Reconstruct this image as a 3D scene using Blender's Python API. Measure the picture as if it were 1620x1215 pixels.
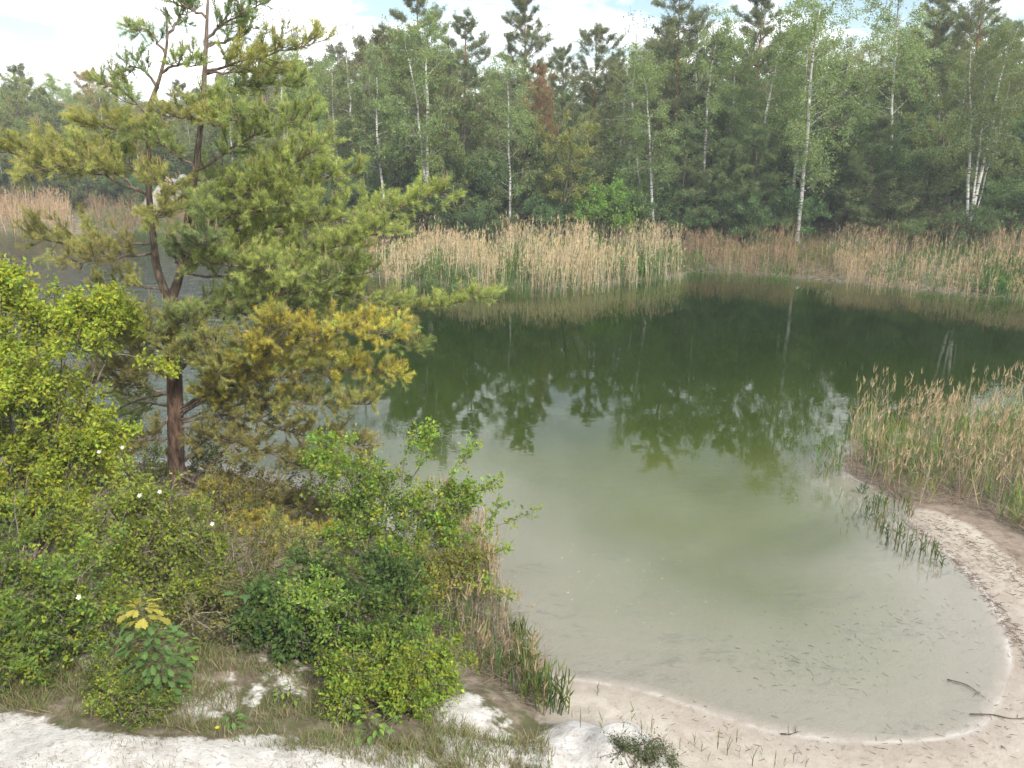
import bpy, math
import numpy as np
from mathutils import Vector

for o in list(bpy.data.objects):
    bpy.data.objects.remove(o)
scene = bpy.context.scene
COL = scene.collection
rng = np.random.default_rng(7)
R = math.radians

# ------------------------------------------------------------------ camera
CAM_H, PITCH, FPX = 6.6, R(17.4), 1300.0
cam_d = bpy.data.cameras.new("camera")
cam = bpy.data.objects.new("camera", cam_d)
COL.objects.link(cam)
cam.location = (0, 0, CAM_H)
cam.rotation_euler = (R(90) - PITCH, 0, 0)
cam_d.sensor_width = 36.0
cam_d.lens = 36.0 * FPX / 1620.0
cam_d.clip_start = 0.1
cam_d.clip_end = 3000
scene.camera = cam

# ------------------------------------------------------------------ light
SUN_EL, SUN_AZ = R(42), R(150)       # azimuth measured clockwise from +Y
world = bpy.data.worlds.new("World")
scene.world = world
world.use_nodes = True
wn, wl = world.node_tree.nodes, world.node_tree.links
wn.clear()
w_out = wn.new("ShaderNodeOutputWorld")
w_bg = wn.new("ShaderNodeBackground")
w_sky = wn.new("ShaderNodeTexSky")
w_sky.sky_type = 'NISHITA'
w_sky.sun_disc = False
w_sky.sun_elevation = SUN_EL
w_sky.sun_rotation = SUN_AZ
w_sky.air_density = 1.0
w_sky.dust_density = 0.7
w_sky.ozone_density = 1.2
w_bg.inputs[1].default_value = 0.12
world.cycles.sampling_method = 'MANUAL'
world.cycles.sample_map_resolution = 512
# broken cloud layer: project the view direction on a plane overhead
w_tc = wn.new("ShaderNodeTexCoord")
w_sep = wn.new("ShaderNodeSeparateXYZ")
wl.new(w_tc.outputs["Generated"], w_sep.inputs[0])
w_mx = wn.new("ShaderNodeMath"); w_mx.operation = 'MAXIMUM'; w_mx.inputs[1].default_value = 0.0
wl.new(w_sep.outputs[2], w_mx.inputs[0])
w_ad = wn.new("ShaderNodeMath"); w_ad.operation = 'ADD'; w_ad.inputs[1].default_value = 0.16
wl.new(w_mx.outputs[0], w_ad.inputs[0])
w_div = wn.new("ShaderNodeVectorMath"); w_div.operation = 'DIVIDE'
wl.new(w_tc.outputs["Generated"], w_div.inputs[0])
w_cmb = wn.new("ShaderNodeCombineXYZ")
for i in range(3):
    wl.new(w_ad.outputs[0], w_cmb.inputs[i])
wl.new(w_cmb.outputs[0], w_div.inputs[1])
w_no = wn.new("ShaderNodeTexNoise")
w_no.inputs["Scale"].default_value = 1.35
w_no.inputs["Detail"].default_value = 7
w_no.inputs["Roughness"].default_value = 0.55
w_no.inputs["Distortion"].default_value = 0.3
w_off = wn.new("ShaderNodeVectorMath"); w_off.operation = 'ADD'
w_off.inputs[1].default_value = (13.6, 7.2, 18.4)
wl.new(w_div.outputs[0], w_off.inputs[0])
wl.new(w_off.outputs[0], w_no.inputs["Vector"])
w_rp = wn.new("ShaderNodeValToRGB")
w_rp.color_ramp.elements[0].position = 0.38
w_rp.color_ramp.elements[1].position = 0.60
wl.new(w_no.outputs[0], w_rp.inputs[0])
w_mix = wn.new("ShaderNodeMix"); w_mix.data_type = 'RGBA'
wl.new(w_rp.outputs[0], w_mix.inputs[0])
wl.new(w_sky.outputs[0], w_mix.inputs[6])
w_mix.inputs[7].default_value = (16.0, 16.3, 16.8, 1)     # sunlit cloud, same units as the sky
wl.new(w_mix.outputs[2], w_bg.inputs[0])
wl.new(w_bg.outputs[0], w_out.inputs[0])

sun_d = bpy.data.lights.new("sun", 'SUN')
sun_d.energy = 3.2
sun_d.angle = R(3.0)
sun_d.color = (1.0, 0.95, 0.86)
sun = bpy.data.objects.new("sun", sun_d)
COL.objects.link(sun)
sdir = Vector((math.sin(SUN_AZ) * math.cos(SUN_EL), math.cos(SUN_AZ) * math.cos(SUN_EL), math.sin(SUN_EL)))
sun.rotation_euler = sdir.to_track_quat('Z', 'Y').to_euler()
sun.location = (10, -10, 30)

vs = scene.view_settings
vs.view_transform = 'Standard'
vs.look = 'None'
vs.exposure = 0.50
vs.gamma = 1.0
vs.use_curve_mapping = False
scene.render.engine = 'CYCLES'
cy = scene.cycles
cy.max_bounces = 6
cy.diffuse_bounces = 3
cy.glossy_bounces = 2
cy.transmission_bounces = 4
cy.transparent_max_bounces = 12
cy.volume_bounces = 0
cy.caustics_reflective = False
cy.caustics_refractive = False
cy.sample_clamp_indirect = 6.0
cy.use_denoising = True

# ------------------------------------------------------------------ survey helpers
CP, SP = math.cos(PITCH), math.sin(PITCH)
def _ray(px, py):
    dx, dy = px - 810.0, 607.5 - py
    return np.array([dx, FPX * CP + dy * SP, -FPX * SP + dy * CP])
def G(px, py, z=0.0):                      # where a sight line meets the level z
    d = _ray(px, py); t = (z - CAM_H) / d[2]
    return d * t + np.array([0, 0, CAM_H])
def A(px, py, Y):                          # where a sight line reaches the depth Y
    d = _ray(px, py); t = Y / d[1]
    return d * t + np.array([0, 0, CAM_H])
def lin(c):
    c = np.asarray(c, float)
    return np.where(c <= 0.04045, c / 12.92, ((c + 0.055) / 1.055) ** 2.4)
def sstep(a, b, x):
    t = np.clip((x - a) / (b - a), 0, 1)
    return t * t * (3 - 2 * t)
def norm(v):
    return v / np.maximum(np.linalg.norm(v, axis=-1, keepdims=True), 1e-9)

# ------------------------------------------------------------------ mesh helpers
class MB:
    """collects tubes, leaves and loose faces, builds ONE mesh"""
    def __init__(s):
        s.V, s.F, s.C, s.n = [], [], [], 0
    def add(s, V, F, C):                   # V (n,3), F list of index arrays (m,k), C (n,3)
        V = np.asarray(V, float)
        C = np.asarray(C, float)
        if C.ndim == 1: C = np.tile(C, (len(V), 1))
        s.V.append(V); s.C.append(C)
        for f in (F if isinstance(F, list) else [F]):
            s.F.append(np.asarray(f, int) + s.n)
        s.n += len(V)
    def tube(s, pts, rad, sides=5, col=(1, 1, 1)):
        pts = np.asarray(pts, float); n = len(pts)
        rad = np.broadcast_to(np.asarray(rad, float), (n,))
        t = norm(np.gradient(pts, axis=0))
        ref = np.array([0.0, 0, 1]) if abs(t[:, 2].mean()) < 0.8 else np.array([1.0, 0, 0])
        a = norm(np.cross(t, ref)); b = np.cross(t, a)
        th = np.arange(sides) * 2 * math.pi / sides
        V = pts[:, None] + rad[:, None, None] * (np.cos(th)[None, :, None] * a[:, None] + np.sin(th)[None, :, None] * b[:, None])
        i = np.arange(n - 1)[:, None] * sides
        j = np.arange(sides)[None]; k = (j + 1) % sides
        F = np.stack([i + j, i + k, i + sides + k, i + sides + j], -1).reshape(-1, 4)
        s.add(V.reshape(-1, 3), F, col)
    def leaves(s, P, D, L, W, C, r, fold=0.25):   # bent diamond leaves
        n = len(P)
        if n == 0: return
        D = norm(D); Nn = norm(r.normal(size=(n, 3)) + np.array([0, 0, 0.5]))
        S = norm(np.cross(D, Nn)); Nn = np.cross(S, D)
        L = np.broadcast_to(L, (n,))[:, None]; W = np.broadcast_to(W, (n,))[:, None]
        b = P; tip = P + D * L - Nn * L * fold * 0.5
        m = P + D * L * 0.45
        V = np.stack([b, m + S * W * 0.5 + Nn * L * fold * 0.3, tip, m - S * W * 0.5 + Nn * L * fold * 0.3], 1).reshape(-1, 3)
        F = np.arange(n * 4).reshape(-1, 4)
        s.add(V, F, np.repeat(C, 4, 0))
    def needles(s, B, D, L, W, C, r):      # one thin triangle each
        n = len(B)
        if n == 0: return
        S = norm(np.cross(D, r.normal(size=(n, 3))))
        L = np.broadcast_to(L, (n,))[:, None]; W = np.broadcast_to(W, (n,))[:, None]
        V = np.stack([B - S * W * 0.5, B + S * W * 0.5, B + D * L], 1).reshape(-1, 3)
        s.add(V, np.arange(n * 3).reshape(-1, 3), np.repeat(C, 3, 0))
    def blades(s, B, T, W, C, r, bend=0.25):   # grass / reed blades: bent strip of two faces
        n = len(B)
        if n == 0: return
        d = T - B; L = np.linalg.norm(d, axis=1, keepdims=True)
        h = norm(np.stack([r.normal(size=n), r.normal(size=n), np.zeros(n)], 1))
        S = norm(np.cross(d, h)); W = np.broadcast_to(W, (n,))[:, None]
        mid = B + d * 0.55 + h * L * bend * 0.3
        tip = T + h * L * bend
        V = np.stack([B - S * W * .5, B + S * W * .5, mid + S * W * .45, mid - S * W * .45, tip], 1).reshape(-1, 3)
        i = np.arange(n)[:, None] * 5
        s.add(V, [i + np.array([0, 1, 2, 3]), i + np.array([3, 2, 4])], np.repeat(C, 5, 0))
    def mesh(s, name, mat, smooth=False):
        me = bpy.data.meshes.new(name)
        V = np.concatenate(s.V); C = np.concatenate(s.C)
        tri = [f for f in s.F if f.shape[1] == 3]; quad = [f for f in s.F if f.shape[1] == 4]
        other = [f for f in s.F if f.shape[1] > 4]
        loops, sizes = [], []
        for grp in (tri, quad, *[[o] for o in other]):
            if grp:
                g = np.concatenate(grp)
                loops.append(g.ravel()); sizes.append(np.full(len(g), g.shape[1]))
        loops = np.concatenate(loops); sizes = np.concatenate(sizes)
        me.vertices.add(len(V)); me.vertices.foreach_set("co", V.astype(np.float32).ravel())
        me.loops.add(len(loops)); me.loops.foreach_set("vertex_index", loops.astype(np.int32))
        me.polygons.add(len(sizes))
        st = np.concatenate([[0], np.cumsum(sizes)[:-1]])
        me.polygons.foreach_set("loop_start", st.astype(np.int32))
        me.polygons.foreach_set("loop_total", sizes.astype(np.int32))
        me.polygons.foreach_set("use_smooth", np.full(len(sizes), smooth))
        at = me.color_attributes.new("tint", 'FLOAT_COLOR', 'POINT')
        at.data.foreach_set("color", np.concatenate([C, np.ones((len(C), 1))], 1).astype(np.float32).ravel())
        me.update(calc_edges=True)
        me.materials.append(mat)
        return me
def link(name, me, parent=None, kind=None):
    o = bpy.data.objects.new(name, me)
    COL.objects.link(o)
    if parent is not None: o.parent = parent
    if kind: o["kind"] = kind
    return o
def thing(name, loc, label, cat, group=None, rz=0.0, sc=1.0):
    o = bpy.data.objects.new(name, None)
    COL.objects.link(o)
    o.location = loc; o.rotation_euler = (0, 0, rz)
    o.scale = (sc, sc, sc) if np.isscalar(sc) else sc
    o.empty_display_size = 0.3
    o["label"] = label; o["category"] = cat
    if group: o["group"] = group
    return o
def tint(base, n, r, v=0.18, hue=0.12):
    base = np.asarray(base, float)
    k = 1 + r.normal(size=(n, 1)) * v
    h = r.normal(size=(n, 1)) * hue
    c = base * np.clip(k, 0.45, 1.8) * np.concatenate([1 + h, np.ones((n, 1)), 1 - 0.5 * h], 1)
    return np.clip(c, 0.004, 0.9)

# ------------------------------------------------------------------ materials
def nodes(name):
    m = bpy.data.materials.new(name); m.use_nodes = True
    nt = m.node_tree; nt.nodes.clear()
    out = nt.nodes.new("ShaderNodeOutputMaterial")
    return m, nt, out
def N(nt, kind, **kw):
    n = nt.nodes.new("ShaderNode" + kind)
    for k, v in kw.items():
        if k in n.inputs: n.inputs[k].default_value = v
        else: setattr(n, k, v)
    return n
def noise(nt, scale, detail=4, rough=0.55, vec=None, dist=0.0):
    n = N(nt, "TexNoise"); n.inputs["Scale"].default_value = scale
    n.inputs["Detail"].default_value = detail; n.inputs["Roughness"].default_value = rough
    n.inputs["Distortion"].default_value = dist
    if vec is not None: nt.links.new(vec, n.inputs["Vector"])
    return n.outputs[0]
def ramp(nt, fac, *stops):
    n = N(nt, "ValToRGB"); cr = n.color_ramp
    while len(cr.elements) < len(stops): cr.elements.new(0.5)
    for e, (p, c) in zip(cr.elements, stops):
        e.position = p
        e.color = (c, c, c, 1) if np.isscalar(c) else (*c, 1)
    nt.links.new(fac, n.inputs[0])
    return n.outputs[0]
def mixc(nt, fac, a, b, mode='MIX'):
    n = N(nt, "Mix", data_type='RGBA', blend_type=mode)
    for i, v in ((0, fac), (6, a), (7, b)):
        if hasattr(v, "is_linked") or hasattr(v, "links"): nt.links.new(v, n.inputs[i])
        elif np.isscalar(v): n.inputs[i].default_value = v
        else: n.inputs[i].default_value = (*v, 1)
    return n.outputs[2]
def mth(nt, op, a, b=None):
    n = N(nt, "Math", operation=op)
    for i, v in ((0, a), (1, b)):
        if v is None: continue
        if hasattr(v, "links"): nt.links.new(v, n.inputs[i])
        else: n.inputs[i].default_value = v
    return n.outputs[0]
def attr(nt, name):
    n = N(nt, "Attribute"); n.attribute_name = name
    return n

def leaf_material(name, trans=0.4, rough=0.55, spec=0.25):
    m, nt, out = nodes(name)
    a = attr(nt, "tint"); oi = N(nt, "ObjectInfo")
    c = mixc(nt, 1.0, a.outputs["Color"], oi.outputs["Color"], 'MULTIPLY')
    p = N(nt, "BsdfPrincipled"); p.inputs["Roughness"].default_value = rough
    p.inputs["Specular IOR Level"].default_value = spec
    nt.links.new(c, p.inputs["Base Color"])
    t = N(nt, "BsdfTranslucent")
    tc = mixc(nt, 1.0, c, (1.15, 1.1, 0.55), 'MULTIPLY')
    nt.links.new(tc, t.inputs[0])
    mx = N(nt, "MixShader"); mx.inputs[0].default_value = trans
    nt.links.new(p.outputs[0], mx.inputs[1]); nt.links.new(t.outputs[0], mx.inputs[2])
    nt.links.new(mx.outputs[0], out.inputs[0])
    return m
M_LEAF = leaf_material("leaf", 0.42)
M_NEEDLE = leaf_material("pine_needle", 0.42, 0.6, 0.15)
M_GRASS = leaf_material("grass_blade", 0.3, 0.6, 0.15)

def bark_material(name, kind):
    m, nt, out = nodes(name)
    g = N(nt, "NewGeometry"); tc = N(nt, "TexCoord")
    p = N(nt, "BsdfPrincipled"); p.inputs["Roughness"].default_value = 0.85
    p.inputs["Specular IOR Level"].default_value = 0.15
    mp = N(nt, "Mapping"); nt.links.new(tc.outputs["Object"], mp.inputs[0])
    a = attr(nt, "tint")
    if kind == 'birch':
        mp.inputs["Scale"].default_value = (3, 3, 14)
        n1 = noise(nt, 1.0, 5, 0.6, mp.outputs[0])
        n2 = noise(nt, 1.3, 3, 0.5, tc.outputs["Object"])
        f = ramp(nt, n1, (0.40, 0.0), (0.47, 1.0))
        base = mixc(nt, f, (0.035, 0.03, 0.026), (0.62, 0.60, 0.55))
        f2 = ramp(nt, n2, (0.40, 0.0), (0.62, 1.0))
        base = mixc(nt, f2, mixc(nt, 0.55, base, (0.16, 0.14, 0.115)), base)
        c = mixc(nt, 1.0, base, a.outputs["Color"], 'MULTIPLY')
        b = n1
    else:
        mp.inputs["Scale"].default_value = (18, 18, 4.5)
        n1 = noise(nt, 1.0, 6, 0.65, mp.outputs[0], 0.6)
        f = ramp(nt, n1, (0.35, 0.35), (0.62, 1.35))
        c = mixc(nt, 1.0, a.outputs["Color"], f, 'MULTIPLY')
        b = n1
    bp = N(nt, "Bump"); bp.inputs["Strength"].default_value = 0.7; bp.inputs["Distance"].default_value = 0.03
    nt.links.new(b, bp.inputs["Height"]); nt.links.new(bp.outputs[0], p.inputs["Normal"])
    nt.links.new(c, p.inputs["Base Color"]); nt.links.new(p.outputs[0], out.inputs[0])
    return m
M_BIRCH = bark_material("birch_bark", 'birch')
M_BARK = bark_material("rough_bark", 'rough')

# ------------------------------------------------------------------ terrain
shore_px = [(0, 718), (150, 728), (280, 738), (450, 768), (600, 828), (720, 930), (800, 1015), (860, 1066), (940, 1080),
            (1020, 1095), (1100, 1120), (1200, 1152), (1300, 1170), (1400, 1176), (1500, 1168), (1560, 1146), (1586, 1100),
            (1600, 1050), (1592, 1000), (1572, 955), (1530, 902), (1480, 860), (1440, 824), (1428, 797), (1385, 774),
            (1335, 744), (1340, 718), (1400, 694), (1500, 678), (1620, 664), (1800, 655), (2150, 640), (2300, 560), (2050, 500), (1800, 482),
            (1620, 471), (1500, 461), (1400, 450), (1300, 441), (1200, 433), (1095, 428), (1080, 435), (1000, 443),
            (900, 453), (800, 455), (700, 450), (640, 443), (580, 434), (500, 427), (430, 404), (360, 382), (300, 369),
            (200, 366), (100, 368), (0, 364), (-150, 364), (-350, 372), (-600, 400), (-800, 470), (-900, 560), (-800, 660), (-500, 710), (-200, 712)]
_sh = np.array([G(x, y)[:2] for x, y in shore_px])
def smooth_closed(P, k=5):
    n = len(P); out = []
    for i in range(n):
        p0, p1, p2, p3 = P[(i - 1) % n], P[i], P[(i + 1) % n], P[(i + 2) % n]
        for t in np.arange(k) / k:
            out.append(0.5 * (2 * p1 + (p2 - p0) * t + (2 * p0 - 5 * p1 + 4 * p2 - p3) * t * t + (3 * p1 - p0 - 3 * p2 + p3) * t ** 3))
    return np.array(out)
SHORE = smooth_closed(_sh, 4)
def inside(P, poly):
    x, y = P[:, 0], P[:, 1]; res = np.zeros(len(P), bool)
    x1, y1 = poly[:, 0], poly[:, 1]; x2, y2 = np.roll(x1, -1), np.roll(y1, -1)
    if len(P) < 400:
        with np.errstate(divide='ignore', invalid='ignore'):
            xx = (x2 - x1) * (y[:, None] - y1) / (y2 - y1) + x1
            return ((((y1 > y[:, None]) != (y2 > y[:, None])) & (x[:, None] < xx)).sum(1) % 2).astype(bool)
    for a, b, c, d in zip(x1, y1, x2, y2):
        if b == d: continue
        hit = ((b > y) != (d > y)) & (x < (c - a) * (y - b) / (d - b) + a)
        res ^= hit
    return res
def pdist(P, poly):
    q = np.roll(poly, -1, 0)
    if len(P) < 400:
        ab = q - poly; L = np.maximum((ab * ab).sum(1), 1e-12)
        ap = P[:, None] - poly[None]
        t = np.clip((ap * ab[None]).sum(2) / L, 0, 1)
        d = ap - t[..., None] * ab[None]
        return np.sqrt((d * d).sum(2).min(1))
    best = np.full(len(P), 1e18)
    for a, b in zip(poly, q):
        ab = b - a; L = max((ab * ab).sum(), 1e-12)
        t = np.clip(((P - a) @ ab) / L, 0, 1)
        d = P - a - t[:, None] * ab
        best = np.minimum(best, (d * d).sum(1))
    return np.sqrt(best)
def vnoise(P, scale, seed):                # cheap smooth value noise
    r = np.random.default_rng(seed); T = r.random((64, 64))
    q = P / scale; i = np.floor(q).astype(int); f = q - i; f = f * f * (3 - 2 * f)
    g = lambda a, b: T[(i[:, 0] + a) % 64, (i[:, 1] + b) % 64]
    return (g(0, 0) * (1 - f[:, 0]) + g(1, 0) * f[:, 0]) * (1 - f[:, 1]) + (g(0, 1) * (1 - f[:, 0]) + g(1, 1) * f[:, 0]) * f[:, 1] - 0.5
MOUNDS = [(G(935, 1200, .4), 0.75, 0.42), (G(1010, 1212, .25), 0.45, 0.16), (G(760, 1190, .7), 0.7, 0.20), (G(700, 1120, .5), 0.9, 0.16), (G(150, 1150, 1.2), 1.2, 0.12), (G(560, 1190, .9), 0.7, 0.10)]
def height(P):
    P = np.atleast_2d(np.asarray(P, float))[:, :2]
    d = pdist(P, SHORE); w = inside(P, SHORE)
    x, y = P[:, 0], P[:, 1]
    n1, n2, n3 = vnoise(P, 3.1, 1), vnoise(P, 0.9, 2), vnoise(P, 0.33, 3)
    # land
    near = sstep(24, 18, y)
    left = sstep(1.0, -1.6, x) * near
    beach = 0.075 * np.minimum(d, 3) + 0.03 * np.maximum(d - 3, 0)
    bank = left * np.minimum(0.13 * d, 1.5)
    forest = (1 - near) * (0.09 * np.minimum(d, 8) + 0.045 * np.clip(d - 5, 0, 60)) + (1 - near) * sstep(8, 22, x) * np.minimum(d, 14) * 0.10
    cliff = sstep(4.9, 0.8, y) * 4.3
    rough = (n1 * 0.25 * np.minimum(d / 6, 1) + n2 * 0.10 * np.minimum(d / 1.5, 1) * (0.35 + left) + n3 * 0.035 * np.minimum(d / .5, 1) * (0.25 + left))
    land = beach + bank + forest + cliff + np.maximum(rough, -0.04 * d - 0.6 * (bank + forest))
    for m, rad, h in MOUNDS:
        q = ((x - m[0]) ** 2 + (y - m[1]) ** 2) / rad ** 2
        lump = np.exp(-q ** 1.6 * 1.2)
        land += h * lump * (1 + 0.5 * n3 + 0.3 * n2)
    # bed
    dep = 0.04 * d + 0.006 * d * d + 1.25 * sstep(15.0, 23.5, y) * sstep(0, 2.2 - 1.7 * sstep(22, 27, y), d) * (1 + 3 * sstep(24, 33, y))
    dep += 0.30 * sstep(11.5, 14.0, y) * sstep(2.0, 5.0, x) * sstep(0, 1.6, d)
    dep += 0.5 * sstep(0, -4, x) * sstep(0, 2.5, d)
    dep = 1.55 * (1 - np.exp(-dep / 1.2)) + 0.02 * n2 * np.minimum(d, 1) + 0.06 * n1 * np.minimum(d / 4, 1)
    return np.where(w, -np.maximum(dep, 0.002 * d), np.maximum(land, 0.004 * d))
def gz(x, y):
    return float(height([[x, y]])[0])
def grd(px, py):                           # sight line meets the terrain
    z = 0.0
    for _ in range(12):
        p = G(px, py, z); z = 0.5 * z + 0.5 * gz(p[0], p[1])
    return np.array([p[0], p[1], gz(p[0], p[1])])

def axis(segs):
    out = [segs[0][0]]
    for a, b, n in segs:
        out += list(np.linspace(a, b, n + 1)[1:])
    return np.array(out)
gx = axis([(-900, -120, 8), (-120, -40, 20), (-40, -9, 60), (-9, 10, 210), (10, 40, 60), (40, 120, 20), (120, 900, 8)])
gy = axis([(-300, -10, 8), (-10, 3, 12), (3, 13, 110), (13, 22, 50), (22, 60, 90), (60, 120, 20), (120, 900, 10)])
GX, GY = np.meshgrid(gx, gy)
GP = np.stack([GX.ravel(), GY.ravel()], 1)
GZ = height(GP)
nx, ny = len(gx), len(gy)
ii = (np.arange(ny - 1)[:, None] * nx + np.arange(nx - 1)[None]).ravel()
GF = np.stack([ii, ii + 1, ii + nx + 1, ii + nx], 1)
d_sh = pdist(GP, SHORE); w_sh = inside(GP, SHORE)
def poly_px(pts, z):
    return np.array([(G(a, b, z) if z is not None else grd(a, b))[:2] for a, b in pts])
def mask(poly, soft):
    d = pdist(GP, poly); s = np.where(inside(GP, poly), d, -d)
    return sstep(-soft, soft, s)
road = poly_px([(-300, 1118), (0, 1132), (60, 1135), (100, 1156), (200, 1165), (330, 1168), (440, 1164), (540, 1170), (620, 1186), (700, 1212)], None)
road = np.vstack([road, [[road[-1][0], 3.0], [-12, 3.0], [-12, road[0][1]]]])
mnd = np.clip(sum(np.exp(-(((GP[:, 0] - m[0]) ** 2 + (GP[:, 1] - m[1]) ** 2) / (r_ * 0.95) ** 2) ** 2) for m, r_, h in MOUNDS[:2]), 0, 1)
patch = np.clip(sum(a * np.exp(-((GP[:, 0] - g[0]) ** 2 + (GP[:, 1] - g[1]) ** 2) / r_ ** 2) for g, r_, a in
        [(grd(145, 1045), .40, .75), (grd(310, 1115), .40, .6), (grd(740, 1120), .45, .7), (grd(760, 1185), .55, .8), (grd(440, 1075), .7, .45)]), 0, 1)
white = np.clip(np.maximum(np.maximum(mask(road, 0.16), mnd), patch), 0, 1)
veg = np.zeros(len(GP))
veg = np.maximum(veg, 1.7 * sstep(20, 24, GP[:, 1]) * sstep(-0.4, 0.15, d_sh))             # forest floor
veg = np.maximum(veg, sstep(1.1, 0.1, GP[:, 0] + 0.25 * (GP[:, 1] - 7)) * sstep(20, 18, GP[:, 1]))   # overgrown near bank
rp = poly_px([(1428, 800), (1470, 800), (1540, 830), (1600, 880), (1660, 930), (1900, 1100), (2600, 1000), (2600, 640), (1700, 655), (1500, 672), (1400, 690), (1335, 715), (1330, 745), (1385, 776)], 0.1)
reedy = mask(rp, 0.25)
veg = np.where(w_sh & (GP[:, 1] < 22), 0, veg)
mb = MB(); mb.add(np.column_stack([GP, GZ]), GF, np.column_stack([white, np.clip(veg, 0, 1.7), reedy]))

def ground_material():
    m, nt, out = nodes("ground_soil"); L = nt.links
    a = attr(nt, "tint"); sp = N(nt, "SeparateColor"); L.new(a.outputs["Color"], sp.inputs[0])
    geo = N(nt, "NewGeometry"); pos = geo.outputs["Position"]
    sx = N(nt, "SeparateXYZ"); L.new(pos, sx.inputs[0]); z = sx.outputs[2]
    nA = noise(nt, 0.7, 6, 0.6, pos); nB = noise(nt, 5.0, 6, 0.65, pos); nC = noise(nt, 38.0, 4, 0.6, pos); nE = noise(nt, 13.0, 8, 0.7, pos, 0.7); nD = noise(nt, 2.2, 6, 0.6, pos, 0.4)
    beach = mixc(nt, ramp(nt, nA, (0.35, 0.0), (0.65, 1.0)), (0.375, 0.328, 0.268), (0.445, 0.40, 0.338))
    beach = mixc(nt, ramp(nt, nB, (0.38, 0.35), (0.60, 0.0)), beach, (0.23, 0.18, 0.135))
    # white quarry sand with grey crumbs
    sand = mixc(nt, ramp(nt, nB, (0.34, 0.0), (0.62, 1.0)), (0.43, 0.40, 0.36), (0.60, 0.575, 0.535))
    sand = mixc(nt, ramp(nt, nC, (0.30, 0.6), (0.42, 0.0)), sand, (0.24, 0.205, 0.165))
    sand = mixc(nt, ramp(nt, nE, (0.36, 0.75), (0.46, 0.0)), sand, (0.27, 0.235, 0.195))
    # soil under vegetation: litter and moss
    soil = mixc(nt, ramp(nt, nB, (0.40, 0.0), (0.60, 1.0)), (0.13, 0.103, 0.072), (0.25, 0.21, 0.155))
    soil = mixc(nt, ramp(nt, nD, (0.50, 0.0), (0.62, 0.8)), soil, (0.075, 0.085, 0.030))
    litter = mixc(nt, ramp(nt, nB, (0.35, 0.0), (0.65, 1.0)), (0.15, 0.115, 0.085), (0.28, 0.225, 0.175))
    def edge(fac, n, k):
        v = mth(nt, 'ADD', fac, mth(nt, 'MULTIPLY', mth(nt, 'SUBTRACT', n, 0.5), k))
        return ramp(nt, v, (0.38, 0.0), (0.62, 1.0))
    c = mixc(nt, edge(sp.outputs[1], nB, 1.2), beach, soil)
    c = mixc(nt, edge(sp.outputs[2], nB, 1.3), c, litter)
    c = mixc(nt, edge(sp.outputs[0], nB, 1.5), c, sand)
    # wrack and pale mineral line right at the water's edge
    zn = mth(nt, 'ADD', z, mth(nt, 'MULTIPLY', mth(nt, 'SUBTRACT', nD, 0.5), 0.012))
    wet = ramp(nt, mth(nt, 'MULTIPLY', zn, 10.0), (0.05, 0.34), (0.40, 0.0))
    c = mixc(nt, mth(nt, 'MULTIPLY', wet, mth(nt, 'SUBTRACT', 1.0, sp.outputs[0])), c, (0.20, 0.165, 0.135))
    band = mth(nt, 'SUBTRACT', 1.0, mth(nt, 'MINIMUM', mth(nt, 'MULTIPLY', mth(nt, 'ABSOLUTE', mth(nt, 'ADD', zn, 0.0)), 260.0), 1.0))
    c = mixc(nt, mth(nt, 'MULTIPLY', band, mth(nt, 'MULTIPLY', mth(nt, 'SUBTRACT', 1.0, sp.outputs[1]), mth(nt, 'MULTIPLY', ramp(nt, nD, (0.40, 0.0), (0.58, 1.0)), 0.45))), c, (0.62, 0.59, 0.55))
    # bed: clean sand in the shallows, dark sunken litter, deep water's green scatter painted in
    under = ramp(nt, mth(nt, 'MULTIPLY', z, -60.0), (0.0, 0.0), (0.6, 1.0))
    bed = mixc(nt, ramp(nt, mth(nt, 'MULTIPLY', z, -1.0), (0.04, 0.0), (0.28, 1.0)), (0.225, 0.21, 0.165), (0.142, 0.145, 0.085))
    bed = mixc(nt, ramp(nt, mth(nt, 'MULTIPLY', z, -0.5), (0.10, 0.0), (0.30, 1.0)), bed, (0.15, 0.145, 0.045))
    mp = N(nt, "Mapping"); mp.inputs["Scale"].default_value = (1.0, 1.7, 1.0); L.new(pos, mp.inputs[0])
    s1 = noise(nt, 0.55, 3, 0.5, mp.outputs[0]); s2 = noise(nt, 4.5, 7, 0.72, mp.outputs[0], 0.8)
    sunk = mth(nt, 'MULTIPLY', ramp(nt, s1, (0.47, 0.0), (0.60, 1.0)), ramp(nt, s2, (0.50, 0.0), (0.62, 0.75)))
    bed = mixc(nt, sunk, bed, (0.14, 0.135, 0.11))
    c = mixc(nt, under, c, bed)
    p = N(nt, "BsdfPrincipled"); p.inputs["Roughness"].default_value = 0.95; p.inputs["Specular IOR Level"].default_value = 0.1
    L.new(c, p.inputs["Base Color"])
    bh = mth(nt, 'ADD', mth(nt, 'ADD', mth(nt, 'MULTIPLY', nB, 1.0), mth(nt, 'MULTIPLY', nC, 0.35)), mth(nt, 'MULTIPLY', nE, mth(nt, 'MULTIPLY', sp.outputs[0], 1.1)))
    bp = N(nt, "Bump"); bp.inputs["Strength"].default_value = 0.55; bp.inputs["Distance"].default_value = 0.06
    L.new(bh, bp.inputs["Height"]); L.new(bp.outputs[0], p.inputs["Normal"])
    L.new(p.outputs[0], out.inputs[0])
    return m
ground = link("ground", mb.mesh("ground", ground_material(), True), kind="structure")
ground["label"] = "sandy ground with beach, overgrown bank and forest floor around the pond"

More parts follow.
